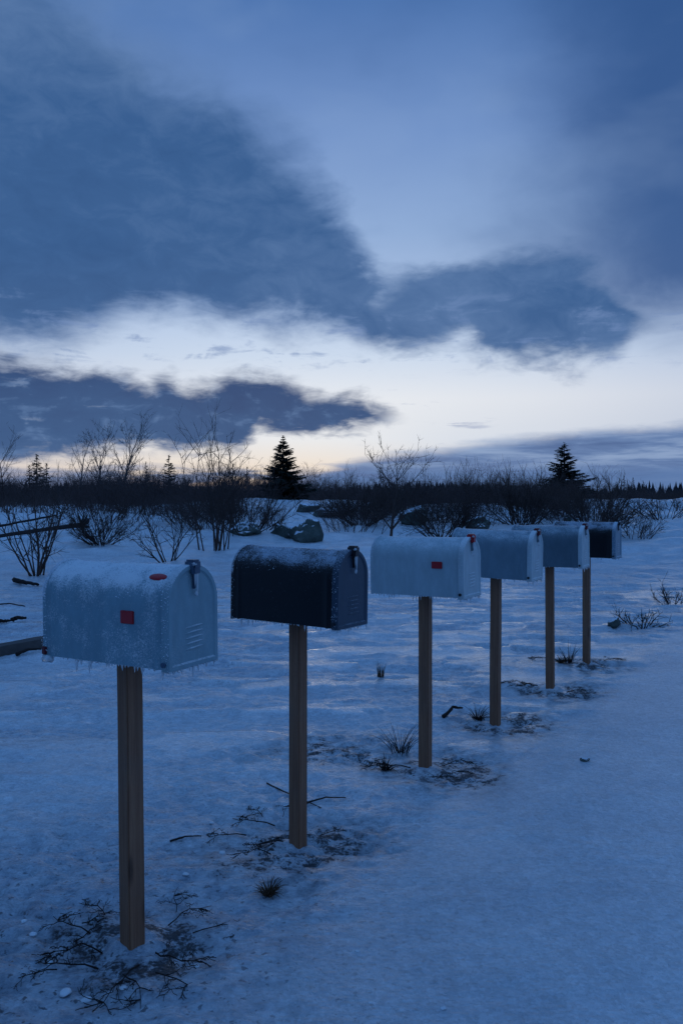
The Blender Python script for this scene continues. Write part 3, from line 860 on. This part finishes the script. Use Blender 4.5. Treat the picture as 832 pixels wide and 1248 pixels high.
def shrub_mesh(seed, stems, hgt, spread, kids=(8, 4), r=0.012, wig=0.10, base=0.15, droop=0.02, n=4):
    rnd = random.Random(seed); mb = MB()
    for s in range(stems):
        a = rnd.uniform(0, 2 * math.pi); t = spread * math.sqrt(rnd.random())
        d = Vector((math.cos(a) * math.sin(t), math.sin(a) * math.sin(t), math.cos(t)))
        p = Vector((math.cos(a) * base * rnd.random(), math.sin(a) * base * rnd.random(), -0.06))
        grow(mb, rnd, p, d, hgt * rnd.uniform(0.55, 1.05), r * rnd.uniform(0.6, 1.1), 0, len(kids), kids, droop, wig, n)
    return mb.mesh('shrub', True)

def place(name, me, mat, loc, rz, sc, label, cat, group=None):
    o = link(name, me, mat); o.location = loc; o.rotation_euler = (0, 0, rz); o.scale = sc if isinstance(sc, tuple) else (sc,) * 3
    return tag(o, label, cat, group)

# prominent shrubs
place('bare_shrub', shrub_mesh(11, 11, 1.75, 0.50, (9, 4), 0.020, 0.07, 0.12), M['bark'], hit(45, 702), 0.3, 1.0,
      'open bare shrub with few upright stems at the left edge, behind the nearest mailbox', 'shrub')
place('bare_shrub', shrub_mesh(12, 44, 1.6, 1.1, (9, 5), 0.018, 0.12, 0.35), M['bark'], hit(122, 664), 1.1, 0.88,
      'dense round dark bush beside the butt end of the long fallen log', 'shrub')
place('bare_shrub', shrub_mesh(13, 10, 1.6, 0.85, (8, 4), 0.018, 0.12, 0.2), M['bark'], hit(205, 684), 2.0, 1.0,
      'low spreading bare shrub directly behind the roof of the nearest mailbox', 'shrub')
place('bare_shrub', shrub_mesh(14, 14, 3.25, 0.20, (7, 4, 2), 0.022, 0.055, 0.5), M['bark'], hit(262, 671), 0.5, 1.0,
      'tall many-stemmed bare shrub rising above the treeline behind the black mailbox', 'shrub')
place('bare_shrub', shrub_mesh(15, 34, 1.7, 1.0, (9, 5), 0.018, 0.1, 0.9), M['bark'], hit(300, 650), 0.5, 1.0,
      'dark bushy thicket at the right foot of the tall many-stemmed shrub', 'shrub')
place('bare_shrub', shrub_mesh(16, 16, 0.9, 0.7, (8, 4), 0.012, 0.1, 0.3), M['bark'], hit(335, 642), 0.5, 1.0,
      'small reddish twiggy bush on the snow just above the green boulders', 'shrub')
place('bare_shrub', shrub_mesh(17, 48, 1.5, 1.15, (10, 6), 0.016, 0.12, 0.5), M['bark'], hit(440, 640), 0.5, 1.2,
      'dark tangled bush at the left foot of the leaning bare tree', 'shrub')
place('bare_shrub', shrub_mesh(18, 50, 1.4, 1.15, (10, 6), 0.016, 0.12, 0.5), M['bark'], hit(540, 655), 0.9, 1.2,
      'dark tangled bush on the snow bank above the light grey-blue mailbox', 'shrub')
place('bare_shrub', shrub_mesh(19, 50, 1.6, 1.15, (10, 6), 0.018, 0.12, 0.6), M['bark'], hit(635, 638), 0.2, 1.25,
      'wide dark bush on the bank above the slate-blue mailboxes', 'shrub')
place('bare_shrub', shrub_mesh(20, 40, 1.7, 0.9, (9, 6), 0.018, 0.1, 0.5), M['bark'], hit(722, 650), 1.2, 1.1,
      'reddish bush directly behind the farthest mailbox', 'shrub')
place('bare_shrub', shrub_mesh(21, 24, 0.85, 1.1, (8, 4), 0.012, 0.12, 0.5), M['bark'], hit(775, 655), 2.2, 1.1,
      'low bush just right of the farthest mailbox, lying out on the snow', 'shrub')
place('bare_shrub', shrub_mesh(22, 26, 1.0, 1.1, (8, 4), 0.014, 0.12, 0.6), M['bark'], hit(808, 632), 2.9, 1.3,
      'dark bush on the far snow slope at the right edge', 'shrub')
place('bare_shrub', shrub_mesh(25, 30, 0.7, 1.2, (8, 4), 0.012, 0.13, 0.8), M['bark'], hit(745, 640), 1.9, 1.2,
      'low tangled bush between the farthest mailbox and the dark bush at the right edge', 'shrub')
place('bare_shrub', shrub_mesh(26, 26, 0.6, 1.2, (8, 4), 0.012, 0.13, 0.9), M['bark'], hit(828, 622), 0.9, 1.6,
      'topmost low scrub on the far snow slope, cut by the right edge', 'shrub')
place('heath_plant', shrub_mesh(23, 15, 0.34, 1.2, (6, 3), 0.008, 0.13, 0.09), M['twig'], hit(781, 764), 0.0, 1.05,
      'low bare heath plant beside the small dark stone at the right', 'shrub')
place('heath_plant', shrub_mesh(24, 14, 0.40, 1.25, (6, 3), 0.008, 0.13, 0.10), M['twig'], hit(818, 735), 0.8, 1.1,
      'low bare heath plant at the right edge, behind the one by the dark stone', 'shrub')

def bare_tree(label, loc, seed, hgt, lean, kids, mat, rz=0.0, rtr=0.05, forks=3, fork_at=0.45, spread=0.5):
    rnd = random.Random(seed)
    root = empty('bare_tree', loc, rz); tag(root, label, 'tree')
    tb = MB(); pts = []; rad = []
    p = Vector((0, 0, -0.15)); d = Vector((lean[0], lean[1], 1)).normalized()
    k = 7
    for s in range(k + 1):
        pts.append(p.copy()); rad.append(rtr * (1 - 0.7 * s / k))
        d = (d + Vector((rnd.gauss(0, .06), rnd.gauss(0, .06), 0.03))).normalized(); p = p + d * hgt * 0.62 / k
    tb.tube(pts, rad, 7); link('trunk', tb.mesh('tree_trunk'), mat, root)
    cb = MB()
    for s in range(2, k + 1):
        for q in range(forks if s < k else forks + 2):
            a = rnd.uniform(0, 2 * math.pi)
            dd = (Vector((math.cos(a) * spread, math.sin(a) * spread, 0.75)) + Vector((lean[0], lean[1], 0)) * 0.5).normalized()
            grow(cb, rnd, pts[s], dd, hgt * rnd.uniform(0.22, 0.42) * (1.15 if s > 4 else 0.9), rad[s] * 0.55, 0, len(kids), kids, 0.03, 0.09, 4, rtr * 0.11)
    link('crown', cb.mesh('tree_crown'), mat, root)
    return root

bare_tree('leaning bare tree with a long bough reaching up right, left of the light grey-blue mailbox', hit(474, 664), 31, 3.1, (0.14, 0), (6, 4), M['bark'], 0.0, 0.05, 3, spread=0.75)
bare_tree('thin grey leafless tree, left one of the pair rising over the dense round bush', at(126, 62), 32, 6.2, (0.0, 0), (6, 4), M['birch'], 1.0, 0.10, 3, spread=0.42)
bare_tree('taller right one of the pair of thin grey leafless trees over the dense round bush', at(148, 60), 33, 7.0, (0.02, 0), (6, 4), M['birch'], 2.0, 0.10, 3, spread=0.40)
bare_tree('slim leafless tree just left of the pair of grey trees', at(95, 58), 34, 5.6, (-0.02, 0), (4, 2), M['birch'], 2.0, 0.08, 2, spread=0.35)
bare_tree('leafless tree cut by the left edge of the picture', at(6, 46), 35, 4.6, (0.05, 0), (5, 3), M['bark'], 0.7, 0.06, 2, spread=0.5)

def spruce(seed, hgt, wid, whorls, per, blades):
    rnd = random.Random(seed)
    tb = MB(); tb.tube([(0, 0, -0.2), (0.01, 0, hgt * 0.5), (0, 0, hgt)], [hgt * 0.020, hgt * 0.012, 0.006], 7)
    cb = MB()
    for w in range(whorls):
        f = w / (whorls - 1)
        z = hgt * (0.05 + 0.93 * f)
        rr = wid * (1 - f) ** 0.85 * (0.92 if f > 0.12 else 0.85) + 0.05
        for b in range(max(4, int(per * (1 - 0.45 * f)))):
            a = rnd.uniform(0, 2 * math.pi); L = rr * rnd.uniform(0.5, 1.1) * (1 + 0.42 * mnoise.noise(Vector((math.cos(a) * 1.2, math.sin(a) * 1.2, z * 1.1 + seed * 7))))
            zz = z + rnd.uniform(-1, 1) * hgt * 0.032
            o = Vector((math.cos(a), math.sin(a), 0)); sd_ = Vector((-math.sin(a), math.cos(a), 0))
            sag = -0.22 + 0.55 * f; up = 0.20
            def pt(s): return Vector((0, 0, zz)) + o * L * s + Vector((0, 0, L * (sag * s + up * s * s)))
            cb.tube([pt(0), pt(.5), pt(1)], [0.012, 0.008, 0.003], 3, cap=False)
            nb = max(6, int(blades * (0.35 + L / wid)))
            for k in range(nb):
                s = rnd.uniform(0.12, 1.0); c = pt(s)
                sl = (0.10 + 0.24 * L * (1 - 0.6 * s)) * rnd.uniform(0.6, 1.2)
                dd = (o * rnd.uniform(0.4, 1.0) + sd_ * rnd.choice((-1, 1)) * rnd.uniform(0.2, 1.0) + Vector((0, 0, rnd.uniform(-0.75, 0.25)))).normalized()
                wv = dd.cross(Vector((rnd.gauss(0, 1), rnd.gauss(0, 1), rnd.gauss(0, 1)))).normalized()
                cb.blade(c, c + dd * sl, sl * rnd.uniform(0.13, 0.24), wv)
    for k in range(26):
        z = hgt * rnd.uniform(0.93, 1.03); a = rnd.uniform(0, 6.28)
        cb.blade((0, 0, z), (math.cos(a) * .09, math.sin(a) * .09, z + 0.10), 0.02, (math.sin(a), -math.cos(a), 0))
    return tb.mesh('spruce_trunk'), cb.mesh('spruce_crown', False)

def place_spruce(meshes, loc, rz, sc, label, group=None):
    root = empty('spruce_tree', loc, rz); root.scale = sc if isinstance(sc, tuple) else (sc,) * 3
    tag(root, label, 'tree', group)
    link('trunk', meshes[0], M['trunk'], root); link('crown', meshes[1], M['needle'], root)
    return root

big1 = spruce(41, 5.0, 1.55, 28, 16, 50)
big2 = spruce(42, 4.6, 1.5, 25, 13, 46)
small = spruce(43, 3.4, 0.85, 16, 10, 20)
small2 = spruce(44, 3.4, 0.75, 13, 9, 16)
def sp_at(px, top, d, meshes, hgt, label, group=None, rz=0.0, wide=1.0):
    p = at(px, d); H = CAMZ + (HZ - top) / F * d - p.z
    k = H / hgt
    return place_spruce(meshes, p, rz, (k * wide, k * wide, k), label, group)
sp_at(345, 532, 48, big1, 5.1, 'large dark spruce standing against the brightest sky above the boulders', wide=1.6)
sp_at(687, 540, 54, big2, 4.7, 'solitary spruce with open tiers of branches, at the right above the slate-blue mailboxes', wide=1.75)
sp_at(206, 556, 70, small, 3.45, 'slim ragged-topped spruce just left of the tall many-stemmed shrub', wide=1.3)
sp_at(45, 555, 75, small, 3.45, 'tallest spruce of the little clump at the far left', rz=1.0, wide=1.5)
sp_at(36, 568, 76, small2, 3.45, 'short spruce at the left side of the little clump at the far left', rz=2.0, wide=1.5)
sp_at(57, 566, 77, small2, 3.45, 'short spruce at the right side of the little clump at the far left', rz=3.0, wide=1.5)
sp_at(284, 566, 80, small2, 3.45, 'first small spruce right of the tall many-stemmed shrub', rz=0.4, wide=1.2)
sp_at(301, 570, 84, small, 3.45, 'second small spruce right of the tall many-stemmed shrub, left of the large dark one', rz=1.4)
sp_at(178, 564, 82, small2, 3.45, 'very thin small spruce left of the ragged-topped one', rz=1.9)
sp_at(760, 581, 110, small2, 3.45, 'leftmost of the small far spruces at the right edge', rz=0.4, wide=1.1)
sp_at(771, 583, 112, small2, 3.45, 'small far spruce at the right edge, second of its clump', rz=1.4)
sp_at(783, 586, 116, small, 3.45, 'low far spruce at the right edge, third of its clump', rz=2.4)
sp_at(626, 578, 88, small2, 3.45, 'small pointed spruce in the brush left of the solitary one', rz=2.4)

# ------------------------------------------------------------------ brush band (individual shrubs)
BR = [shrub_mesh(60 + k, 28, 2.5, 0.50 + 0.09 * k, (8, 5), 0.020, 0.11, 1.5, n=3) for k in range(5)]
rnd = random.Random(99)
GL = 'bare dark shrub among the many that form the brush band below the sky'
for k in range(235):
    d = rnd.uniform(36, 88) if k > 60 else rnd.uniform(32, 50)
    px = rnd.uniform(-60, 892)
    if px > 690 and d < 64: d = rnd.uniform(64, 95)
    if 300 < px < 420 and d < 50: d = rnd.uniform(52, 80)
    if px < 110 and d < 46: d = rnd.uniform(48, 80)
    if 312 < px < 380 and d < 56: d = rnd.uniform(58, 85)
    if k > 212:
        px = rnd.choice([rnd.uniform(205, 325), rnd.uniform(425, 470), rnd.uniform(510, 580), rnd.uniform(655, 720)]); d = rnd.uniform(27, 38)
    p = at(px, d)
    top = rnd.gauss(584, 5.5) if px < 400 else rnd.gauss(589, 5)
    if k > 212: top = rnd.gauss(616, 8)
    if 90 < px < 340: top -= 3
    if px > 700: top = rnd.gauss(597, 4)
    Hh = CAMZ + (HZ - top) / F * d - p.z
    s = max(0.45, Hh / 2.45)
    w = s * rnd.uniform(0.9, 1.35) * (1.5 if k > 212 else 1)
    place('brush_shrub', BR[k % 5], M['brush'], p, rnd.uniform(0, 6.28), (w, w, s), GL, 'shrub', 'shrubs of the brush band')
# taller thin saplings poking above
SAP = [shrub_mesh(80 + k, 5, 3.2, 0.25, (9, 3), 0.022, 0.07, 0.3, n=3) for k in range(3)]
for k in range(42):
    d = rnd.uniform(45, 80); px = rnd.choice([rnd.uniform(0, 330), rnd.uniform(420, 760), rnd.uniform(520, 640)])
    p = at(px, d); top = rnd.uniform(558, 578) if px < 330 else rnd.uniform(564, 580)
    Hh = CAMZ + (HZ - top) / F * d - p.z
    s = Hh / 3.1
    place('sapling', SAP[k % 3], M['brush'], p, rnd.uniform(0, 6.28), (s * .8, s * .8, s), 'thin leafless sapling poking out above the brush band', 'sapling', 'saplings above the brush band')

# far woods beyond the brush: one dark mass
mb = MB(); rnd = random.Random(5)
fs = [(rnd.uniform(-0.62, 0.62), rnd.uniform(150, 330)) for k in range(2600)]
fz = height(np.array([a * b for a, b in fs]), np.array([b for a, b in fs]))
for k in range(2600):
    d = fs[k][1]; x = fs[k][0] * d
    base = float(fz[k]) - 0.3; hh = rnd.uniform(2.2, 4.2) * (0.8 + 0.5 * (0.5 + 0.5 * math.sin(x * 0.06))) * d / 200
    w = hh * rnd.uniform(0.16, 0.30)
    a0 = rnd.uniform(0, 3)
    for q in range(4):
        zz0 = base + hh * q * 0.2; zz1 = base + hh * (0.45 + 0.185 * q); ww = w * (1 - 0.2 * q)
        ring = [(x + ww * math.cos(a0 + t * 1.2566), d + ww * math.sin(a0 + t * 1.2566), zz0 + rnd.uniform(-.1, .1) * hh) for t in range(5)]
        mb.add(ring + [(x, d, zz1)], [(t, (t + 1) % 5, 5) for t in range(5)])
far = link('far_forest', mb.mesh('far_forest', False), M['far']); tag(far, 'dark low line of far conifers along the horizon', 'forest', kind='stuff')

# low heath twigs covering the ground between the shrubs: one uncounted cover
mb = MB(); rnd = random.Random(6)
hs = np.array([(rnd.uniform(34, 95), rnd.uniform(-80, 912)) for k in range(9000)])
hx = (hs[:, 1] - 416) / F * hs[:, 0]; hzz = height(hx, hs[:, 0]); hd = vn(hx / 4.0, hs[:, 0] / 4.0, 77)
for k in range(9000):
    d, px = float(hs[k, 0]), float(hs[k, 1])
    if px > 690 and d < 62: continue
    if 300 < px < 420 and d < 50: continue
    x = (px - 416) / F * d
    if hd[k] < -0.05: continue
    z = float(hzz[k])
    for q in range(4):
        a = rnd.uniform(0, 6.28); L = rnd.uniform(0.4, 1.15); t = rnd.uniform(0.1, 0.8)
        e = Vector((x + math.cos(a) * L * math.sin(t), d + math.sin(a) * L * math.sin(t), z + L * math.cos(t)))
        mb.blade((x, d, z - 0.05), e, 0.014, (math.cos(a + 1.57), math.sin(a + 1.57) * .3, 0))
hc = link('heath_cover', mb.mesh('heath_cover', False), M['brush']); tag(hc, 'low dark heath twigs covering the ground under the brush band', 'ground cover', kind='stuff')

# ------------------------------------------------------------------ rocks
def rock_mesh(seed, sq):
    bm = bmesh.new(); bmesh.ops.create_icosphere(bm, subdivisions=4, radius=1.0)
    for v in bm.verts:
        c = v.co.copy(); o = Vector((seed * 7.1, seed * 3.3, 0))
        n = 1 + 0.45 * mnoise.noise(c * 0.9 + o) + 0.22 * mnoise.noise(c * 2.3 + o) + 0.05 * mnoise.noise(c * 6 + o)
        q = c * n
        rr = random.Random(seed * 13)
        for j in range(12):                      # flat cleaved faces
            pl = Vector((rr.gauss(0, 1), rr.gauss(0, 1), rr.gauss(0, .8))).normalized(); lim = rr.uniform(0.58, 0.80)
            dd = q.dot(pl)
            if dd > lim: q = q - pl * (dd - lim) * 0.94
        q = q * (1 + 0.05 * mnoise.noise(c * 5 + o))
        v.co = Vector((q.x * sq[0], q.y * sq[1], q.z * sq[2]))
    return bm_mesh(bm, 'boulder', True, 30)
def rock(px, py, wpx, hpx, seed, label, name='boulder', ratio=0.9):
    p = hit(px, py); d = p.y
    w = wpx / F * d / 2 * (1.25 if wpx > 20 else 1.0); h = hpx / F * d * (1.25 if wpx > 20 else 1.0)
    o = link(name, rock_mesh(seed, (w, w * ratio, h * 0.62)), M['rock'])
    o.location = (p.x, p.y + w * 0.3, p.z + h * 0.27); o.rotation_euler = (0, 0, seed * 1.3)
    o.rotation_euler = (0, 0, 0)
    tag(o, label, 'rock'); return o
rock(353, 655, 34, 16, 2, 'lower left boulder of the green-grey pair behind the black mailbox')
rock(378, 661, 34, 26, 3, 'taller rounded boulder of the green-grey pair, right of its neighbour')
rock(338, 650, 14, 11, 5, 'small stone left of the green-grey pair of boulders')
rock(298, 652, 40, 14, 4, 'low dark flat boulder at the foot of the tall many-stemmed shrub')
rock(374, 624, 26, 11, 6, 'far snow-capped rock on the crest below the large dark spruce')
rock(404, 628, 44, 9, 7, 'long flat far rock on the crest right of the snow-capped one')
rock(505, 640, 36, 22, 8, 'dark boulder among the bushes right of the leaning bare tree')
rock(585, 645, 30, 16, 9, 'dark boulder half hidden by bush above the slate-blue mailboxes')
rock(692, 636, 14, 9, 10, 'small rounded brown rock on the snow above the fifth mailbox')
rock(749, 767, 19, 13, 11, 'small dark stone lying beside the low heath plant at the right', 'stone', 0.8)
rock(712, 929, 15, 5, 12, 'flat icy pebble lump alone on the smooth snow at the right', 'stone', 0.8)

# ------------------------------------------------------------------ logs and sticks
def stick(name, pts, r0, r1, mat, label, cat, n=8, knots=0.12, extra=None):
    mb = MB(); P = []; rr = []
    rnd = random.Random(len(pts) * 7 + int(abs(pts[0][0]) * 100))
    K = 10
    pts = [Vector(p) for p in pts]
    o0 = pts[0].copy()
    for k in range(K + 1):
        f = k / K * (len(pts) - 1); a = min(int(f), len(pts) - 2)
        q = pts[a].lerp(pts[a + 1], f - a) - o0
        P.append(q + Vector((rnd.gauss(0, r0 * .2), rnd.gauss(0, r0 * .2), rnd.gauss(0, r0 * .1)))); rr.append((r0 + (r1 - r0) * k / K) * rnd.uniform(1 - knots, 1 + knots))
    mb.tube(P, rr, n)
    if extra: extra(mb, P, rnd)
    o = link(name, mb.mesh(name), mat); o.location = o0
    return tag(o, label, cat)

a = hit(-40, 664); b = hit(100, 652)
def root_plate(mb, P, rnd):
    for k in range(9):
        d = Vector((rnd.gauss(0.3, .5), rnd.gauss(0, .6), rnd.gauss(0.2, .7))).normalized()
        mb.tube([P[-1], P[-1] + d * 0.22, P[-1] + d * rnd.uniform(.3, .5) + Vector((0, 0, .05))], [0.06, 0.045, 0.01], 5)
stick('fallen_log', [(a.x, a.y, a.z + 0.10), ((a.x + b.x) / 2, (a.y + b.y) / 2, (a.z + b.z) / 2 + 0.22), (b.x, b.y, b.z + 0.32)], 0.055, 0.075, M['darklog'],
      'long dark fallen log with a stubby root end, slanting across the snow at the left', 'log', extra=root_plate)
a = hit(-30, 650); b = hit(70, 640)
stick('fallen_pole', [(a.x, a.y, a.z + 0.08), (b.x, b.y, b.z + 0.35)], 0.05, 0.03, M['darklog'], 'thin fallen pole behind the long dark log at the left', 'log')
# weathered board half buried
a = hit(-30, 806); b = hit(62, 788)
bm = bmesh.new(); L = (b - a).length
bmesh.ops.create_cube(bm, size=1)
for v in bm.verts: v.co = Vector((v.co.x * L, v.co.y * 0.16, v.co.z * 0.14))
bmesh.ops.subdivide_edges(bm, edges=bm.edges[:], cuts=5, use_grid_fill=True)
for v in bm.verts: v.co += mnoise.noise_vector(v.co * 5) * 0.012
o = link('weathered_beam', bm_mesh(bm, 'weathered_beam', True, 35), M['log']); mid = (a + b) / 2
o.location = (mid.x, mid.y, mid.z + 0.035); o.rotation_euler = (0, 0, math.atan2(b.y - a.y, b.x - a.x))
tag(o, 'grey weathered beam half sunk in snow at the left, behind the nearest mailbox', 'beam')
def gstick(p0, p1, r, label, bow=0.02, name='stick', extra=None):
    a = hit(*p0); b = hit(*p1); m_ = (a + b) / 2
    return stick(name, [(a.x, a.y, a.z + r), (m_.x, m_.y, hz(m_.x, m_.y) + r + bow), (b.x, b.y, b.z + r)], r, r * 0.5, M['twig'], label, 'stick', 5, extra=extra)
gstick((18, 710), (47, 716), 0.045, 'short thick dark stick on the snow below the shrub at the left edge', 0.02)
gstick((-5, 738), (31, 740), 0.012, 'thin straight stick on the left snow, above the two short dark ones')
gstick((-5, 760), (14, 759), 0.026, 'short dark stick on the left snow touching the picture edge')
gstick((15, 758), (31, 757), 0.030, 'short thick dark stick on the left snow, right of the one at the edge')
gstick((20, 801), (50, 794), 0.018, 'dark stick lying against the grey weathered beam')
gstick((325, 957), (392, 986), 0.004, 'thin curved green-brown twig on the ice just behind the black mailbox post', 0.015)
gstick((373, 981), (421, 974), 0.005, 'thin straight twig to the right of the black mailbox post', 0.012)
gstick((207, 1028), (245, 1021), 0.005, 'single dark twig on the ice between the first two posts', 0.006)
gstick((540, 876), (563, 866), 0.014, 'thick curved dead stem on the ice left of the fourth post', 0.035)

# ------------------------------------------------------------------ dead twigs round the posts
def twig_mesh(seed, L, r=0.0032, kids=(6, 3)):
    rnd = random.Random(seed); mb = MB()
    def go(p, d, L, r, lev):
        k = 5; pts = [p]; rad = [r]; q = p
        for s in range(k):
            d = (d + Vector((rnd.gauss(0, .28), rnd.gauss(0, .28), 0))).normalized()
            q = q + d * L / k; q.z = max(0.001, 0.004 + 0.016 * math.sin(min(1, q.length / 0.2) * 3.1) * rnd.uniform(0.2, 1.0)); pts.append(q.copy()); rad.append(max(0.0009, r * (1 - .7 * (s + 1) / k)))
        mb.tube(pts, rad, 5)
        if lev < len(kids):
            for c in range(kids[lev]):
                i = rnd.randint(1, k - 1); a = rnd.choice((-1, 1)) * rnd.uniform(.5, 1.2)
                nd = Vector((d.x * math.cos(a) - d.y * math.sin(a), d.x * math.sin(a) + d.y * math.cos(a), 0.0))
                go(pts[i].copy(), nd, L * rnd.uniform(.25, .5), r * .65, lev + 1)
    go(Vector((0, 0, 0.004)), Vector((1, 0, 0)), L, r, 0)
    return mb.mesh('dead_twig')
TW = [twig_mesh(200 + k, 0.15 + 0.025 * k, 0.0024) for k in range(6)]
def twig(px, py, ang, sc, k, label, group):
    p = hit(px, py)
    o = link('dead_twig', TW[k % 6], M['twig']); o.location = (p.x, p.y, p.z + 0.001); o.rotation_euler = (0, 0, ang); o.scale = (sc, sc, sc * 1.4)
    tag(o, label, 'twig', group)
rnd = random.Random(321)
for (px, py, ang, sc) in [(125, 1165, 3.0, 1.0), (110, 1140, 2.4, .9), (100, 1128, .2, .7), (190, 1165, -.6, 1.0), (170, 1180, -2.0, 1.0), (205, 1130, .7, .8), (90, 1150, 1.0, .8),
                          (215, 1118, 1.4, .7), (128, 1120, 2.0, .8), (235, 1140, .2, .7), (70, 1185, 3.4, .7), (150, 1190, -1.2, .9), (190, 1190, -1.0, .8), (120, 1185, 2.8, 1.0)]:
    twig(px, py, ang, sc, rnd.randint(0, 5), 'dark branching dead twig lying round the foot of the nearest post', 'twigs round the nearest post')
for (px, py, ang, sc) in [(335, 1010, 2.6, 1.0), (320, 1000, 1.8, .8), (345, 1030, 3.4, 1.0), (310, 1035, .4, .8), (330, 1045, 3.0, .8), (345, 998, 1.3, .7), (390, 1020, .3, .7), (300, 1022, 3.1, .9)]:
    twig(px, py, ang, sc, rnd.randint(0, 5), 'dark branching dead twig lying round the foot of the black mailbox post', 'twigs round the second post')
for (px, py, ang, sc) in [(500, 938, 2.9, 1.1), (540, 935, .2, .9), (545, 945, -.4, .7), (475, 935, 2.7, .9), (530, 948, -.8, .7)]:
    twig(px, py, ang, sc, rnd.randint(0, 5), 'dark branching dead twig lying round the foot of the third post', 'twigs round the third post')
for (px, py, ang, sc) in [(655, 838, 2.9, 1.2), (640, 836, 2.7, 1.0), (690, 845, .1, .9)]:
    twig(px, py, ang, sc, rnd.randint(0, 5), 'dark branching dead twig lying round the foot of the fifth post', 'twigs round the fifth post')
for (px, py, ang, sc) in [(675, 805, 2.9, 1.2), (735, 808, .1, 1.0)]:
    twig(px, py, ang, sc, rnd.randint(0, 5), 'dark branching dead twig lying round the foot of the farthest post', 'twigs round the sixth post')

# ------------------------------------------------------------------ tufts
def tuft(px, py, L, n, spread, mat, label, seed, cat='grass tuft', w=0.0022, lean=(0, 0)):
    rnd = random.Random(seed); mb = MB()
    for k in range(n):
        a = rnd.uniform(0, 6.28); t = spread * math.sqrt(rnd.random()); l = L * rnd.uniform(.4, 1.1)
        o = Vector((math.cos(a), math.sin(a), 0)); p = o * rnd.uniform(0, .22 * L); p.z = -0.01
        pts = [p]; q = p
        for s in range(4):
            tt = t * (0.6 + 0.35 * s)
            q = q + (o * math.sin(tt) + Vector((lean[0], lean[1], 0)) + Vector((0, 0, math.cos(tt)))) * l / 4; q = Vector((q.x, q.y, max(q.z, 0.002))); pts.append(q)
        mb.tube(pts, [w, w, w * .8, w * .5, w * .2], 3, cap=False)
    o = link('grass_tuft', mb.mesh('grass_tuft'), mat); o.location = hit(px, py); tag(o, label, cat); return o
tuft(327, 1093, 0.075, 90, 1.15, M['grass'], 'small red-brown grass tuft alone on the ice below the black mailbox post', 1)
gstick((330, 1088), (341, 1074), 0.0018, 'single thin stem rising from the red-brown grass tuft', 0.02)
tuft(488, 918, 0.21, 46, 0.85, M['twig'], 'spiky dark grass tuft at the left foot of the third post', 2, w=0.0017)
tuft(470, 938, 0.10, 60, 1.3, M['twig'], 'flattened dark tuft in front of the spiky one by the third post', 3, w=0.0018)
tuft(581, 878, 0.12, 44, 1.05, M['twig'], 'spiky dark grass tuft at the left foot of the fourth post', 4, w=0.0021)
tuft(692, 808, 0.20, 36, 0.6, M['twig'], 'tall thin dark tuft between the fifth and the farthest post', 5, w=0.0021)
tuft(683, 808, 0.09, 60, 1.2, M['grass'], 'low brown tuft between the fifth and the farthest post', 6, w=0.004)
tuft(464, 826, 0.13, 40, 0.22, M['grass'], 'little upright pale grass stub on the ice left of the third mailbox post', 7, w=0.0022)

# ------------------------------------------------------------------ ice chunks
mbx = [None] * 3
for k in range(3):
    mb = MB(); blob(mb, (0, 0, 0), 1.0, (1.2, 1.0, 0.45), 20 + k, 3); mbx[k] = mb.mesh('ice_chunk')
rnd = random.Random(12)
for (px, py, s) in [(80, 1216, .017), (105, 1221, .016), (30, 1124, .010), (40, 1140, .012), (258, 1006, .010), (271, 1041, .013), (226, 1071, .011), (150, 1205, .010), (60, 1175, .012), (240, 1180, .008), (435, 1160, .008), (540, 1230, .008)]:
    p = hit(px, py); o = link('ice_chunk', mbx[rnd.randint(0, 2)], M['lump']); o.location = (p.x, p.y, p.z + s * .2); o.scale = (s, s, s); o.rotation_euler = (0, 0, rnd.uniform(0, 6))
    tag(o, 'small clear lump of ice lying loose on the frozen ground in the foreground', 'ice', 'loose ice lumps in the foreground')

# ------------------------------------------------------------------ render settings
S.view_settings.view_transform = 'Standard'; S.view_settings.look = 'None'; S.view_settings.exposure = 0; S.view_settings.gamma = 1
S.render.engine = 'CYCLES'
S.cycles.use_denoising = True
S.cycles.max_bounces = 6; S.cycles.transparent_max_bounces = 8
S.cycles.caustics_reflective = False; S.cycles.caustics_refractive = False
